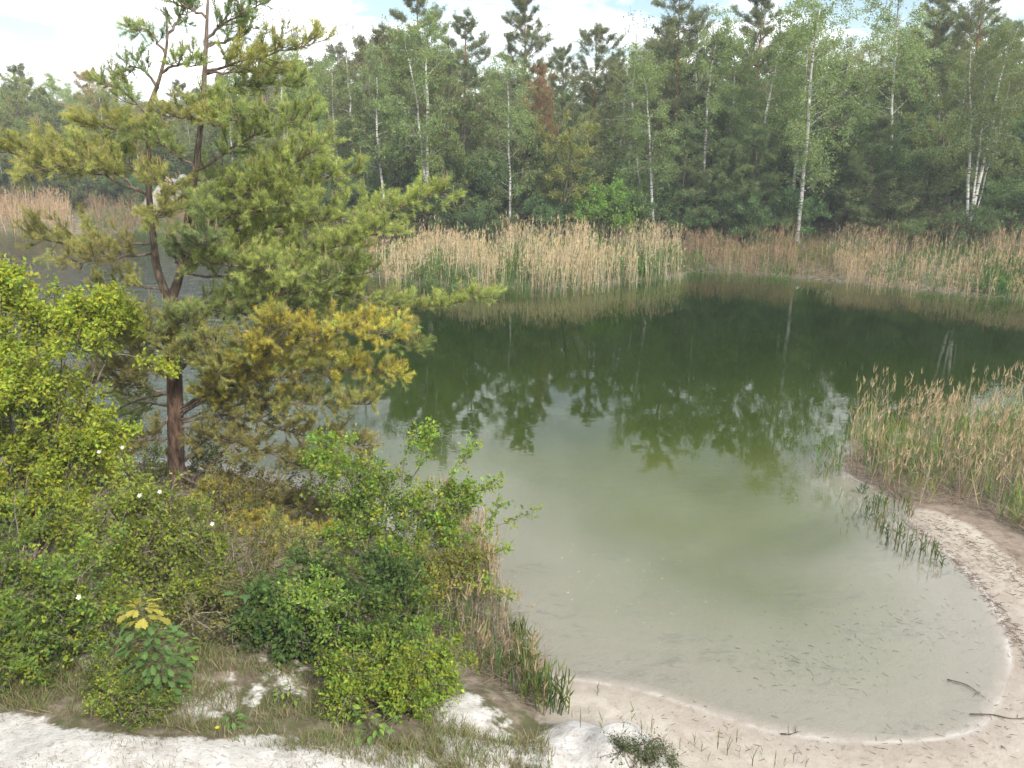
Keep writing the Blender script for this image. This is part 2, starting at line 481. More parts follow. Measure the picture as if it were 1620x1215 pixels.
# ------------------------------------------------------------------ water
def water_material():
    m, nt, out = nodes("pond_water"); L = nt.links
    geo = N(nt, "NewGeometry"); pos = geo.outputs["Position"]
    mp = N(nt, "Mapping"); mp.inputs["Scale"].default_value = (0.75, 1.5, 1.0); L.new(pos, mp.inputs[0])
    r1 = noise(nt, 3.2, 3, 0.5, mp.outputs[0], 0.4)
    r2 = noise(nt, 0.9, 2, 0.5, mp.outputs[0])
    area = noise(nt, 0.11, 2, 0.5, pos)
    sx = N(nt, "SeparateXYZ"); L.new(pos, sx.inputs[0])
    breeze = N(nt, "MapRange"); L.new(sx.outputs[0], breeze.inputs[0])
    for i, v in ((1, -5.0), (2, -9.0), (3, 0.0), (4, 1.0)): breeze.inputs[i].default_value = v
    k = mth(nt, 'ADD', mth(nt, 'MULTIPLY', ramp(nt, area, (0.35, 0.3), (0.65, 1.0)), 0.0014), mth(nt, 'MULTIPLY', breeze.outputs[0], 0.045))
    hgt = mth(nt, 'MULTIPLY', mth(nt, 'ADD', r1, mth(nt, 'MULTIPLY', r2, 1.2)), k)
    bp = N(nt, "Bump"); bp.inputs["Strength"].default_value = 1.0; bp.inputs["Distance"].default_value = 1.0
    L.new(hgt, bp.inputs["Height"])
    fr = N(nt, "Fresnel"); fr.inputs["IOR"].default_value = 1.333; L.new(bp.outputs[0], fr.inputs["Normal"])
    gl = N(nt, "BsdfGlossy"); gl.inputs["Roughness"].default_value = 0.008; L.new(bp.outputs[0], gl.inputs["Normal"])
    tr = N(nt, "BsdfTransparent")
    ff = mth(nt, 'MULTIPLY', fr.outputs[0], mth(nt, 'SUBTRACT', 1.0, geo.outputs["Backfacing"]))   # light leaves the water freely
    mx = N(nt, "MixShader"); L.new(ff, mx.inputs[0]); L.new(tr.outputs[0], mx.inputs[1]); L.new(gl.outputs[0], mx.inputs[2])
    L.new(mx.outputs[0], out.inputs[0])
    va = N(nt, "VolumeAbsorption"); va.inputs["Color"].default_value = (0.53, 0.67, 0.38, 1); va.inputs["Density"].default_value = 0.7
    L.new(va.outputs[0], out.inputs[1])
    return m
mb = MB()
x0, x1, y0, y1, zb = -75, 60, 6.2, 70, -5
mb.add([(x0, y0, 0), (x1, y0, 0), (x1, y1, 0), (x0, y1, 0), (x0, y0, zb), (x1, y0, zb), (x1, y1, zb), (x0, y1, zb)],
       np.array([[0, 1, 2, 3], [7, 6, 5, 4], [0, 4, 5, 1], [1, 5, 6, 2], [2, 6, 7, 3], [3, 7, 4, 0]]), (1, 1, 1))
water = link("water", mb.mesh("water", water_material()), kind="structure")
water["label"] = "calm green pond water, clear over pale sand near the beach"
# ------------------------------------------------------------------ plant generators
UP = np.array([0, 0, 1.0])
def walk(p, d, L, n, bend=0.0, wob=0.1, r=rng):
    """polyline from p along d; bend > 0 turns it up, < 0 lets it droop"""
    pts = [np.array(p, float)]; d = norm(np.array(d, float))
    for _ in range(n):
        d = norm(d + UP * bend / n + r.normal(size=3) * wob / math.sqrt(n))
        pts.append(pts[-1] + d * L / n)
    return np.array(pts)
def along(pts, s):
    f = s * (len(pts) - 1); i = min(int(f), len(pts) - 2); f -= i
    return pts[i] * (1 - f) + pts[i + 1] * f, norm(pts[i + 1] - pts[i])
def side_dir(t, az, spread):
    a = norm(np.cross(t, UP + 1e-3)); b = np.cross(a, t)
    return norm(t * math.cos(spread) + (a * math.cos(az) + b * math.sin(az)) * math.sin(spread))
def sample_twigs(tw, per, r, lo=0.15):
    """leaf positions along twigs given as (start, end) arrays"""
    T = np.array(tw); n = len(T)
    u = lo + (1 - lo) * r.random((n, per, 1))
    P = T[:, None, 0] * (1 - u) + T[:, None, 1] * u
    D = np.repeat((T[:, 1] - T[:, 0])[:, None], per, 1)
    return P.reshape(-1, 3), norm(D.reshape(-1, 3))

PROTO = {}
def birch(key, H, stems=((0, 0),), crown=(0.28, 1.0), rad=1.6, limbs=34, per=22, leaf=0.09, col=(0.235, 0.315, 0.115), seed=0, r0=0.085, thin=1.0, bark=(1, 1, 1)):
    r = np.random.default_rng(seed); tr, br, cr = MB(), MB(), MB(); tw = []
    for si, (lx, ly) in enumerate(stems):
        n = 14; t = np.linspace(0, 1, n + 1)
        wob = np.cumsum(r.normal(size=(n + 1, 2)) * 0.07, 0) * t[:, None]
        hh = H * (1 - 0.08 * si)
        pts = np.column_stack([lx * hh * t ** 1.3 + wob[:, 0] + 0.06 * si, ly * hh * t ** 1.3 + wob[:, 1], hh * t])
        rr = r0 * (1 - 0.25 * si) * (1 - t) ** 0.75 + 0.012
        rr[0] *= 1.25
        tr.tube(pts, rr, 8, bark)
        nl = limbs // len(stems)
        for i in range(nl):
            s = crown[0] + (crown[1] - crown[0]) * (i + r.random()) / nl
            s = min(s, 0.985)
            p, d = along(pts, s)
            q = (s - crown[0]) / (crown[1] - crown[0])
            L = rad * (0.35 + 1.1 * math.sin(math.pi * min(0.97, 0.18 + 0.8 * q)) ** 0.8) * r.uniform(0.6, 1.15)
            az = r.uniform(0, 2 * math.pi)
            el = r.uniform(0.35, 0.95)
            lp = walk(p, (math.cos(az) * math.cos(el), math.sin(az) * math.cos(el), math.sin(el)), L, 6, -0.35, 0.28, r)
            lr = 0.022 * (1 - s * 0.6) * np.linspace(1, 0.25, 7) * (r0 / 0.085)
            br.tube(lp, lr, 4, np.array(bark) * 0.8)
            m = int(7 + 8 * L / rad)
            for _ in range(m):
                u = 0.18 + 0.82 * r.random() ** 0.8
                q0, dd = along(lp, u)
                e = side_dir(dd, r.uniform(0, 6.28), r.uniform(0.5, 1.2)); e[2] -= 0.35
                l = r.uniform(0.35, 0.85) * (0.6 + 0.4 * rad / 1.6)
                q1 = q0 + norm(e) * l + np.array([0, 0, -0.15 * l])
                tw.append((q0, q1))
        e = pts[-1]
        for _ in range(10): tw.append((pts[-3], e + r.normal(size=3) * 0.35))
    keep = r.random(len(tw)) < thin
    for q0, q1 in tw[::2]:
        br.tube(np.array([q0, q1]), [0.007, 0.003], 3, (0.30, 0.24, 0.2))
    tw = [t for t, k in zip(tw, keep) if k]
    P, D = sample_twigs(tw, per, r)
    P = P + r.normal(size=P.shape) * 0.07
    D = norm(D * 0.4 + r.normal(size=P.shape) * 0.7 + np.array([0, 0, -0.45]))
    sz = leaf * r.uniform(0.6, 1.25, len(P))
    cr.leaves(P, D, sz, sz * 0.72, tint(col, len(P), r), r)
    PROTO[key] = dict(H=H, parts=[("trunk", tr.mesh("birch_trunk", M_BIRCH, True), None), ("branches", br.mesh("birch_branches", M_BIRCH), "stuff"), ("crown", cr.mesh("birch_crown", M_LEAF), "stuff")])

def needle_tufts(mb, C, D, n, L, W, col, r, spread=1.0):
    """n needles round each tuft centre"""
    k = len(C)
    B = np.repeat(C, n, 0) + r.normal(size=(k * n, 3)) * L * 0.35
    d = norm(np.repeat(D, n, 0) * 0.6 + r.normal(size=(k * n, 3)) * spread)
    cc = np.repeat(tint(col, k, r, 0.2, 0.1), n, 0) * r.uniform(0.75, 1.25, (k * n, 1))
    mb.needles(B, d, L * r.uniform(0.7, 1.2, k * n), W, cc, r)

def pine(key, H, crown=0.45, rad=1.7, whorls=9, col=(0.20, 0.225, 0.115), seed=0, young=False, n=27, r0=0.12, dead=False, taper=1.0):
    r = np.random.default_rng(seed); tr, br, cr = MB(), MB(), MB()
    m = 12; t = np.linspace(0, 1, m + 1)
    wob = np.cumsum(r.normal(size=(m + 1, 2)) * 0.04, 0)
    pts = np.column_stack([wob[:, 0] * t, wob[:, 1] * t, H * t])
    cols = np.where(t[:, None] > 0.45, [[0.30, 0.135, 0.06]], [[0.15, 0.105, 0.08]]) if not young else np.tile([[0.16, 0.12, 0.09]], (m + 1, 1))
    tr.tube(pts, r0 * (1 - t) ** 0.8 + 0.015, 8, np.repeat(cols, 8, 0))
    C, D = [], []
    for w in range(whorls):
        s = crown + (0.99 - crown) * (w + 0.3 * r.random()) / (whorls - 0.5)
        s = min(s, 0.985); q = (s - crown) / (1 - crown)
        p, _ = along(pts, s)
        env = (1 - q) ** 0.75 * taper + (1 - taper) * math.sin(math.pi * (0.22 + 0.72 * q)) + 0.10
        nb = r.integers(5, 8)
        a0 = r.uniform(0, 6.28)
        for b in range(nb):
            az = a0 + b * 6.283 / nb + r.normal() * 0.3
            L = rad * env * r.uniform(0.35, 1.35)
            el = r.uniform(-0.05, 0.3) + 0.55 * q if not young else r.uniform(-0.1, 0.18) + 0.5 * q * q
            lp = walk(p + r.normal(size=3) * [0, 0, 0.12], (math.cos(az) * math.cos(el), math.sin(az) * math.cos(el), math.sin(el)), L, 5, 0.25, 0.25, r)
            br.tube(lp, 0.022 * np.linspace(1, 0.3, 6) * (1.2 - 0.7 * q), 4, (0.17, 0.115, 0.08))
            for _ in range(int(4 + 9 * L / 1.5)):
                u = 0.3 + 0.7 * r.random() ** 0.7
                q0, dd = along(lp, u)
                e = side_dir(dd, r.choice([0, math.pi]) + r.normal() * 0.35, r.uniform(0.4, 1.0))
                l = r.uniform(0.15, 0.5) * (0.5 + 0.5 * L)
                q1 = q0 + e * l + np.array([0, 0, 0.08])
                br.tube(np.array([q0, q1]), [0.008, 0.004], 3, (0.17, 0.12, 0.09))
                for v in (0.45, 0.75, 1.0):
                    C.append(q0 * (1 - v) + q1 * v + r.normal(size=3) * 0.05); D.append(norm(e + UP * 0.4))
            C.append(lp[-1]); D.append(norm(lp[-1] - lp[-2] + UP * 0.3))
    for _ in range(6): C.append(pts[-1] + r.normal(size=3) * 0.12 - UP * 0.1); D.append(UP)
    needle_tufts(cr, np.array(C), np.array(D), n, 0.15, 0.022, col, r)
    PROTO[key] = dict(H=H, parts=[("trunk", tr.mesh("pine_trunk", M_BARK, True), None), ("branches", br.mesh("pine_branches", M_BARK), "stuff"), ("crown", cr.mesh("pine_crown", M_NEEDLE), "stuff")])

def broadleaf(key, H, rad, col, seed=0, stems=5, leaf=0.11, per=12, low=0.12, twigs=700, ratio=0.7, wide=(0.3, 0.9), bark=(0.14, 0.115, 0.09), lumps=9):
    """shrub or small tree: several stems fanning out, foliage in uneven clumps"""
    r = np.random.default_rng(seed); tr, br, cr = MB(), MB(), MB()
    tw = []; ends = []
    for i in range(stems):
        az = 6.283 * i / stems + r.normal() * 0.4
        sp = r.uniform(0.08, 0.55) if stems > 1 else 0.05
        L = H * r.uniform(0.72, 0.98)
        sp_pts = walk((r.normal() * 0.06, r.normal() * 0.06, -0.05), (math.cos(az) * sp, math.sin(az) * sp, 1), L, 8, 0.1, 0.35, r)
        tr.tube(sp_pts, (0.018 + 0.008 * H) * np.linspace(1, 0.2, 9), 6, bark)
        for _ in range(lumps):
            s = r.uniform(max(0.15, low), 1.0)
            p, d = along(sp_pts, s)
            e = side_dir(d, r.uniform(0, 6.28), r.uniform(0.5, 1.3))
            env = math.sin(math.pi * min(0.93, max(0.12, (s - low) / (1.02 - low) * 0.8 + 0.15)))
            lp = walk(p, e, rad * env * r.uniform(0.45, 1.05) * 1.15, 5, 0.1, 0.35, r)
            br.tube(lp, (0.006 + 0.003 * H) * np.linspace(1, 0.3, 6), 4, bark)
            ends.append(lp)
    for _ in range(twigs):
        lp = ends[r.integers(len(ends))]
        q0, dd = along(lp, 0.2 + 0.8 * r.random() ** 0.7)
        e = side_dir(dd, r.uniform(0, 6.28), r.uniform(0.3, 1.3))
        q1 = q0 + e * r.uniform(0.12, 0.42) * (0.4 + 0.35 * rad)
        tw.append((q0, q1))
    for q0, q1 in tw[::2]:
        br.tube(np.array([q0, q1]), [0.005, 0.002], 3, np.array(bark) * 1.3)
    P, D = sample_twigs(tw, per, r, 0.05)
    P = P + r.normal(size=P.shape) * leaf * 0.6
    D = norm(D * 0.5 + r.normal(size=P.shape) * 0.75 + np.array([0, 0, 0.05]))
    sz = leaf * r.uniform(0.6, 1.25, len(P))
    cr.leaves(P, D, sz, sz * ratio, tint(col, len(P), r, 0.16, 0.12), r)
    PROTO[key] = dict(H=H, parts=[("stems", tr.mesh("stems", M_BARK, True), None), ("branches", br.mesh("shrub_branches", M_BARK), "stuff"), ("crown", cr.mesh("shrub_crown", M_LEAF), "stuff")])

def place(key, name, px, Y, top, label, cat, group=None, rz=None, wide=1.0, color=(1, 1, 1), lean=0.0, base=None, r=rng):
    """stand a copy of a plant at depth Y so that its top reaches the sight line through (px, top)"""
    pr = PROTO[key]
    tip = A(px, top, Y)
    x = tip[0] if base is None else A(base, 330, Y)[0]
    z = gz(x, Y)
    H = max(tip[2] - z, 0.3); k = H / pr["H"]
    rz = r.uniform(0, 6.28) if rz is None else rz
    o = thing(name, (x, Y, z - 0.05), label, cat, group, rz, (k * wide, k * wide, k))
    if base is not None:
        ang = math.atan2(tip[0] - x, H)
        o.rotation_mode = 'ZYX' if False else 'XYZ'
        o.rotation_euler = (0, ang, rz) if abs(rz) < 1e-6 else (0, ang, 0)
    for nm, me, kd in pr["parts"]:
        c = link(nm, me, o, kd)
        c.color = (*color, 1) if nm == "crown" else (1, 1, 1, 1)
    return o

# prototypes of the far wood
birch("b1", 11, rad=1.55, limbs=36, seed=11)
birch("b2", 11, rad=1.8, limbs=38, seed=12, crown=(0.22, 1))
birch("b3", 11, rad=1.35, limbs=32, seed=13, crown=(0.38, 1), thin=0.8)
birch("b4", 11, rad=1.5, limbs=34, seed=14, crown=(0.32, 1), thin=0.35, per=9, col=(0.20, 0.20, 0.14))      # barely in leaf
birch("twin", 11, stems=((0.02, 0), (-0.05, 0.02)), rad=1.6, limbs=46, seed=15, crown=(0.3, 1), r0=0.1)
birch("multi", 10, stems=((0.07, 0), (-0.17, 0.03), (-0.05, -0.04), (0.18, 0.05)), rad=1.7, limbs=60, seed=16, crown=(0.45, 1), r0=0.095, col=(0.165, 0.215, 0.08))
pine("p1", 12, crown=0.5, rad=2.1, whorls=9, seed=21, taper=0.15)
pine("p2", 12, crown=0.42, rad=1.9, whorls=10, seed=22, taper=0.35)
pine("p3", 12, crown=0.55, rad=2.3, whorls=8, seed=23, taper=0.1)
pine("y1", 6, crown=0.10, rad=1.9, whorls=9, seed=24, young=True, r0=0.07, col=(0.18, 0.235, 0.105))
pine("y2", 6, crown=0.14, rad=1.6, whorls=9, seed=25, young=True, r0=0.06, col=(0.18, 0.24, 0.10))
broadleaf("t1", 9, 2.3, (0.175, 0.23, 0.095), seed=31, stems=3, twigs=1100, per=12, leaf=0.12, low=0.15, lumps=16)
broadleaf("t2", 8, 2.0, (0.165, 0.225, 0.095), seed=32, stems=4, twigs=1000, per=12, leaf=0.12, low=0.1, lumps=13)
broadleaf("s1", 3.2, 1.7, (0.135, 0.20, 0.08), seed=33, stems=7, twigs=700, per=12, leaf=0.10, low=0.02)
broadleaf("s2", 3.0, 1.8, (0.14, 0.205, 0.08), seed=34, stems=8, twigs=750, per=12, leaf=0.09, low=0.02)
broadleaf("s3", 2.6, 1.3, (0.19, 0.32, 0.06), seed=35, stems=8, twigs=650, per=13, leaf=0.085, low=0.02)

# ------------------------------------------------------------------ the far wood, tree by tree
GB, GPN = "birches on the far shore", "pines on the far shore"
place("twin", "birch_tree", 668, 44, 15, "birch with two white trunks side by side behind the reed bed", "birch", GB, rz=0.0)
place("b3", "birch_tree", 572, 45, 80, "slim birch leaning to the left, just left of the twin-trunked birch", "birch", GB, base=612)
place("b2", "birch_tree", 806, 43, 92, "birch with one bright white trunk and spreading low limbs behind the reed bed's middle", "birch", GB, rz=0.3)
place("b1", "birch_tree", 1010, 43, 75, "birch with slightly leaning white trunk above the right end of the reed bed", "birch", GB, base=1040)
place("b3", "birch_tree", 985, 44, 175, "short thin birch leaning strongly left beside the bright green shrub", "birch", GB, base=1030)
place("p1", "pine_tree", 1082, 48, -12, "tall pine with orange-red upper trunk among birches right of the reed bed", "pine", GPN)
place("b1", "birch_tree", 1130, 46, 28, "straight thin grey-stemmed birch just right of the orange-trunked pine", "birch", GB)
place("b1", "birch_tree", 1165, 47, 40, "slender birch between the grey-stemmed birch and the narrow birch with a clear lower stem", "birch", GB)
place("b3", "birch_tree", 1217, 45, 22, "narrow birch with a clear pale lower stem in front of a dark pine top", "birch", GB)
place("b2", "birch_tree", 1302, 41.5, -12, "birch with thick black-banded white trunk by the small landing", "birch", GB, rz=2.0)
place("b1", "birch_tree", 1283, 44, 15, "birch standing close behind the black-banded white trunk", "birch", GB)
place("b2", "birch_tree", 1430, 43, -45, "tallest birch on the right, its white trunk leaning right above a young pine", "birch", GB, base=1402)
place("multi", "birch_tree", 1582, 38.5, 48, "birch with several white stems forking from one foot at the right edge", "birch", GB, rz=0.0)
place("p2", "pine_tree", 832, 51, -4, "dark pine standing clear above the wood behind the bright white birch", "pine", GPN)
place("p2", "pine_tree", 655, 52, -14, "dark pine top rising behind the twin-trunked birch", "pine", GPN)
place("p2", "pine_tree", 732, 51, 32, "dark pine right of the twin-trunked birch, lower than its neighbour", "pine", GPN)
place("p3", "pine_tree", 942, 52, 52, "broad dark pine crown right of the gap of sky", "pine", GPN)
place("p2", "pine_tree", 892, 57, 80, "small distant pine in the low gap of the tree line", "pine", GPN)
place("p3", "pine_tree", 1565, 47, -35, "dark flat-topped pine in the upper right corner", "pine", GPN)
place("p2", "pine_tree", 1212, 51, -10, "dark pine whose top rises behind the narrow birch", "pine", GPN)
place("p1", "pine_tree", 1490, 50, 0, "dark pine behind the gap between the tallest birch and the corner pine", "pine", GPN)
place("p1", "pine_tree", 856, 47, 112, "rust-brown dying pine crown right of the bright white birch", "pine", GPN, color=(1.7, 0.95, 1.0), wide=0.6)
place("y1", "young_pine", 1392, 42, 190, "young pine with flat layered boughs in front of the tallest birch", "pine", "young pines on the far shore")
place("y2", "young_pine", 1196, 43, 205, "slim young pine behind the right reeds, its stem showing below", "pine", "young pines on the far shore")
place("y1", "young_pine", 1085, 44.5, 200, "young pine with wide layered boughs right of the reed bed's end", "pine", "young pines on the far shore")
place("y2", "young_pine", 1150, 44, 225, "young pine between the wide layered one and the slim one", "pine", "young pines on the far shore")
place("s3", "shrub", 970, 42, 285, "bright fresh-green shrub behind the right end of the reed bed", "shrub")
place("t1", "broadleaf_tree", 885, 43, 165, "olive-yellow rounded tree right of the bright white birch", "tree", color=(1.55, 1.25, 0.9))
place("t2", "broadleaf_tree", 735, 43.5, 170, "rounded green tree between the twin-trunked birch and the bright white birch", "tree", color=(1.25, 1.15, 0.9))
place("b4", "birch_tree", 548, 49, 38, "greyish birch barely in leaf against the sky, left of the twin-trunked birch", "birch", GB)
place("b4", "birch_tree", 435, 54, 12, "wispy bare-topped birch showing right of the near pine's tip", "birch", GB)
place("b4", "birch_tree", 1005, 49, 28, "sparse greyish birch against the sky left of the orange-trunked pine", "birch", GB)
place("b4", "birch_tree", 1348, 46, 60, "sparse birch in the pale gap between the banded birch and the tallest birch", "birch", GB)
place("b4", "birch_tree", 1110, 50, 22, "sparse birch crown right behind the orange-trunked pine", "birch", GB)
place("t1", "broadleaf_tree", 1500, 43, 150, "olive-green rounded tree left of the many-stemmed birch", "tree", color=(1.3, 1.15, 0.9))
place("t2", "broadleaf_tree", 1250, 45, 190, "mid-green rounded tree left of the black-banded birch", "tree")
place("t2", "broadleaf_tree", 1340, 46, 120, "mid-green rounded tree behind and right of the black-banded birch", "tree")
# far left shore, seen past the near pine
place("p3", "pine_tree", 138, 66, 118, "brownish pine on the far left shore against the sky", "pine", GPN, color=(2.3, 1.5, 1.6))
place("p2", "pine_tree", 30, 70, 108, "dark narrow pine at the left edge of the far wood", "pine", GPN)
place("b1", "birch_tree", 75, 68, 122, "pale birch between the two pines on the far left shore", "birch", GB, color=(1.3, 1.2, 1.2))
place("b3", "birch_tree", 25, 60, 190, "thin white birch stem leaning left over the far left reeds", "birch", GB, base=42)
place("t1", "broadleaf_tree", 195, 64, 165, "olive tree on the far left shore right of the brownish pine", "tree", color=(1.5, 1.2, 1.0))
place("t2", "broadleaf_tree", 110, 61, 195, "low olive tree above the far left reeds", "tree", color=(1.6, 1.25, 1.0))
place("t1", "broadleaf_tree", 0, 63, 170, "green tree cut by the left edge of the picture on the far shore", "tree", color=(1.2, 1.15, 1.0))

# filling rows: individuals that only their stretch of the wood tells apart
MARKS = [(-300, "left of the near pine"), (250, "seen past the near pine's upper boughs"), (560, "behind the twin-trunked birch"), (760, "behind the bright white birch"),
         (930, "behind the right end of the reed bed"), (1120, "behind the orange-trunked pine and its neighbours"), (1260, "behind the black-banded birch"), (1460, "behind the tallest birch and the corner pine")]
def stretch(px):
    return [m for p, m in MARKS if px >= p][-1]
profile = np.array([(-250, 95), (0, 108), (100, 122), (150, 118), (210, 140), (300, 130), (400, 95), (480, 70), (560, 70), (620, 40), (700, 60), (770, 105), (830, 90), (890, 120), (950, 90), (1030, 60), (1080, 35), (1150, 60),
                    (1210, 40), (1260, 55), (1300, 30), (1350, 75), (1420, 30), (1500, 40), (1560, 20), (1650, 50), (1850, 40)])
fr = np.random.default_rng(99); FILL = []
KINDS = [("b1", "birch_tree", "birch", "leafy rear-row birch "), ("p2", "pine_tree", "pine", "dark rear-row pine "),
         ("t1", "broadleaf_tree", "tree", "rounded green rear-row tree "), ("b2", "birch_tree", "birch", "leafy rear-row birch "),
         ("p1", "pine_tree", "pine", "dark rear-row pine "), ("t2", "broadleaf_tree", "tree", "rounded green rear-row tree ")]
for row, (Yb, step, drop) in enumerate([(48, 46, 42), (54, 42, 12), (60, 40, 4), (72, 30, 2)]):
    px = -120.0
    while px < 1760:
        px += step * fr.uniform(0.7, 1.3)
        Y = max(Yb + fr.uniform(-2.5, 2.5), G(px, np.interp(px, [0, 300, 430, 500, 640], [364, 369, 404, 427, 443]))[1] + 4 + 3.5 * row + fr.uniform(0, 3))
        if px < 330 and row == 0: continue
        top = np.interp(px, profile[:, 0], profile[:, 1]) + drop * fr.uniform(0.3, 1.9) + fr.uniform(-4, 30)
        k, nm, cat, lb = KINDS[fr.choice(6, p=[.29, .09, .16, .26, .06, .14])]
        c = fr.uniform(0.85, 1.2)
        o = place(k, nm, px, Y, top, lb + stretch(px), cat, "rear rows: " + cat + " " + stretch(px), color=(c * fr.uniform(0.9, 1.25), c, c * 0.95), r=fr); FILL.append((o, px))
# undergrowth along the forest edge
for row, (Yo, step) in enumerate([(4.6, 52), (7.5, 50), (11, 54)]):
    px = -60.0
    while px < 1720:
        px += step * fr.uniform(0.65, 1.35)
        # shoreline depth at this bearing
        base_y = np.interp(px, [0, 300, 430, 500, 640, 800, 1000, 1095, 1300, 1620], [364, 369, 404, 427, 443, 455, 443, 428, 441, 471])
        Y0 = G(px, base_y)[1]
        Y = Y0 + Yo + fr.uniform(-.6, 1.2) + (1.5 if px < 1080 else 0.0)
        if 1285 < px < 1360 and row == 0: continue
        k = ["s1", "s2"][fr.integers(2)]
        hgt = fr.uniform(1.5, 3.0) + row * 1.0
        x = A(px, 330, Y)[0]; z = gz(x, Y)
        c = fr.uniform(0.8, 1.25)
        kk = hgt / PROTO[k]["H"]
        o = thing("undergrowth_shrub", (x, Y, z - 0.08), "dark undergrowth shrub " + stretch(px), "shrub", "undergrowth " + stretch(px), fr.uniform(0, 6.28), (kk * 1.1, kk * 1.1, kk)); FILL.append((o, px))
        for nm, me, kd in PROTO[k]["parts"]:
            cc = link(nm, me, o, kd); cc.color = (c * fr.uniform(0.85, 1.2), c, c, 1) if nm == "crown" else (1, 1, 1, 1)
# single out the filling plants: count them from the left within their stretch
ORD = "first second third fourth fifth sixth seventh eighth ninth tenth eleventh twelfth thirteenth fourteenth fifteenth sixteenth seventeenth eighteenth nineteenth twentieth".split()
by = {}
for o, px in FILL: by.setdefault(o["label"], []).append((px, o))
for lb, lst in by.items():
    lst.sort(key=lambda a: a[0])
    if len(lst) > 1:
        for i, (px, o) in enumerate(lst): o["label"] = lb + ", " + ORD[min(i, 19)] + " from the left"
# ------------------------------------------------------------------ sand face of the old pit behind the near pine
def sand_face():
    r = np.random.default_rng(3); mbx = MB()
    nu, nv = 34, 16
    c0, c1 = A(205, 330, 57), A(330, 330, 58.5)
    u = np.linspace(0, 1, nu + 1); v = np.linspace(0, 1, nv + 1)
    U, Vv = np.meshgrid(u, v)
    crest = 2.9 * np.sin(np.pi * np.clip(U, 0.02, 0.98)) ** 0.6 + 0.35 * np.sin(U * 23) * np.sin(np.pi * U)
    X = c0[0] + (c1[0] - c0[0]) * U; Yb = c0[1] + (c1[1] - c0[1]) * U
    Z = 0.3 + crest * Vv
    Yy = Yb + 1.5 * Vv + 0.5 * vnoise(np.stack([X.ravel(), Z.ravel() * 1.3], 1), 0.7, 5).reshape(X.shape)
    back = np.stack([X[-1], Yy[-1] + 3.0, Z[-1] - 0.5], 1)
    V = np.concatenate([np.stack([X, Yy, Z], -1).reshape(-1, 3), back])
    i = (np.arange(nv + 1)[:, None] * (nu + 1) + np.arange(nu)[None]).ravel()
    mbx.add(V, np.stack([i, i + 1, i + nu + 2, i + nu + 1], 1), (0.36, 0.335, 0.31))
    return link("sand_face", mbx.mesh("sand_face", M_BARK, True), kind="structure")
sf = sand_face(); sf["label"] = "pale eroded sand face on the far shore glimpsed through the near pine"

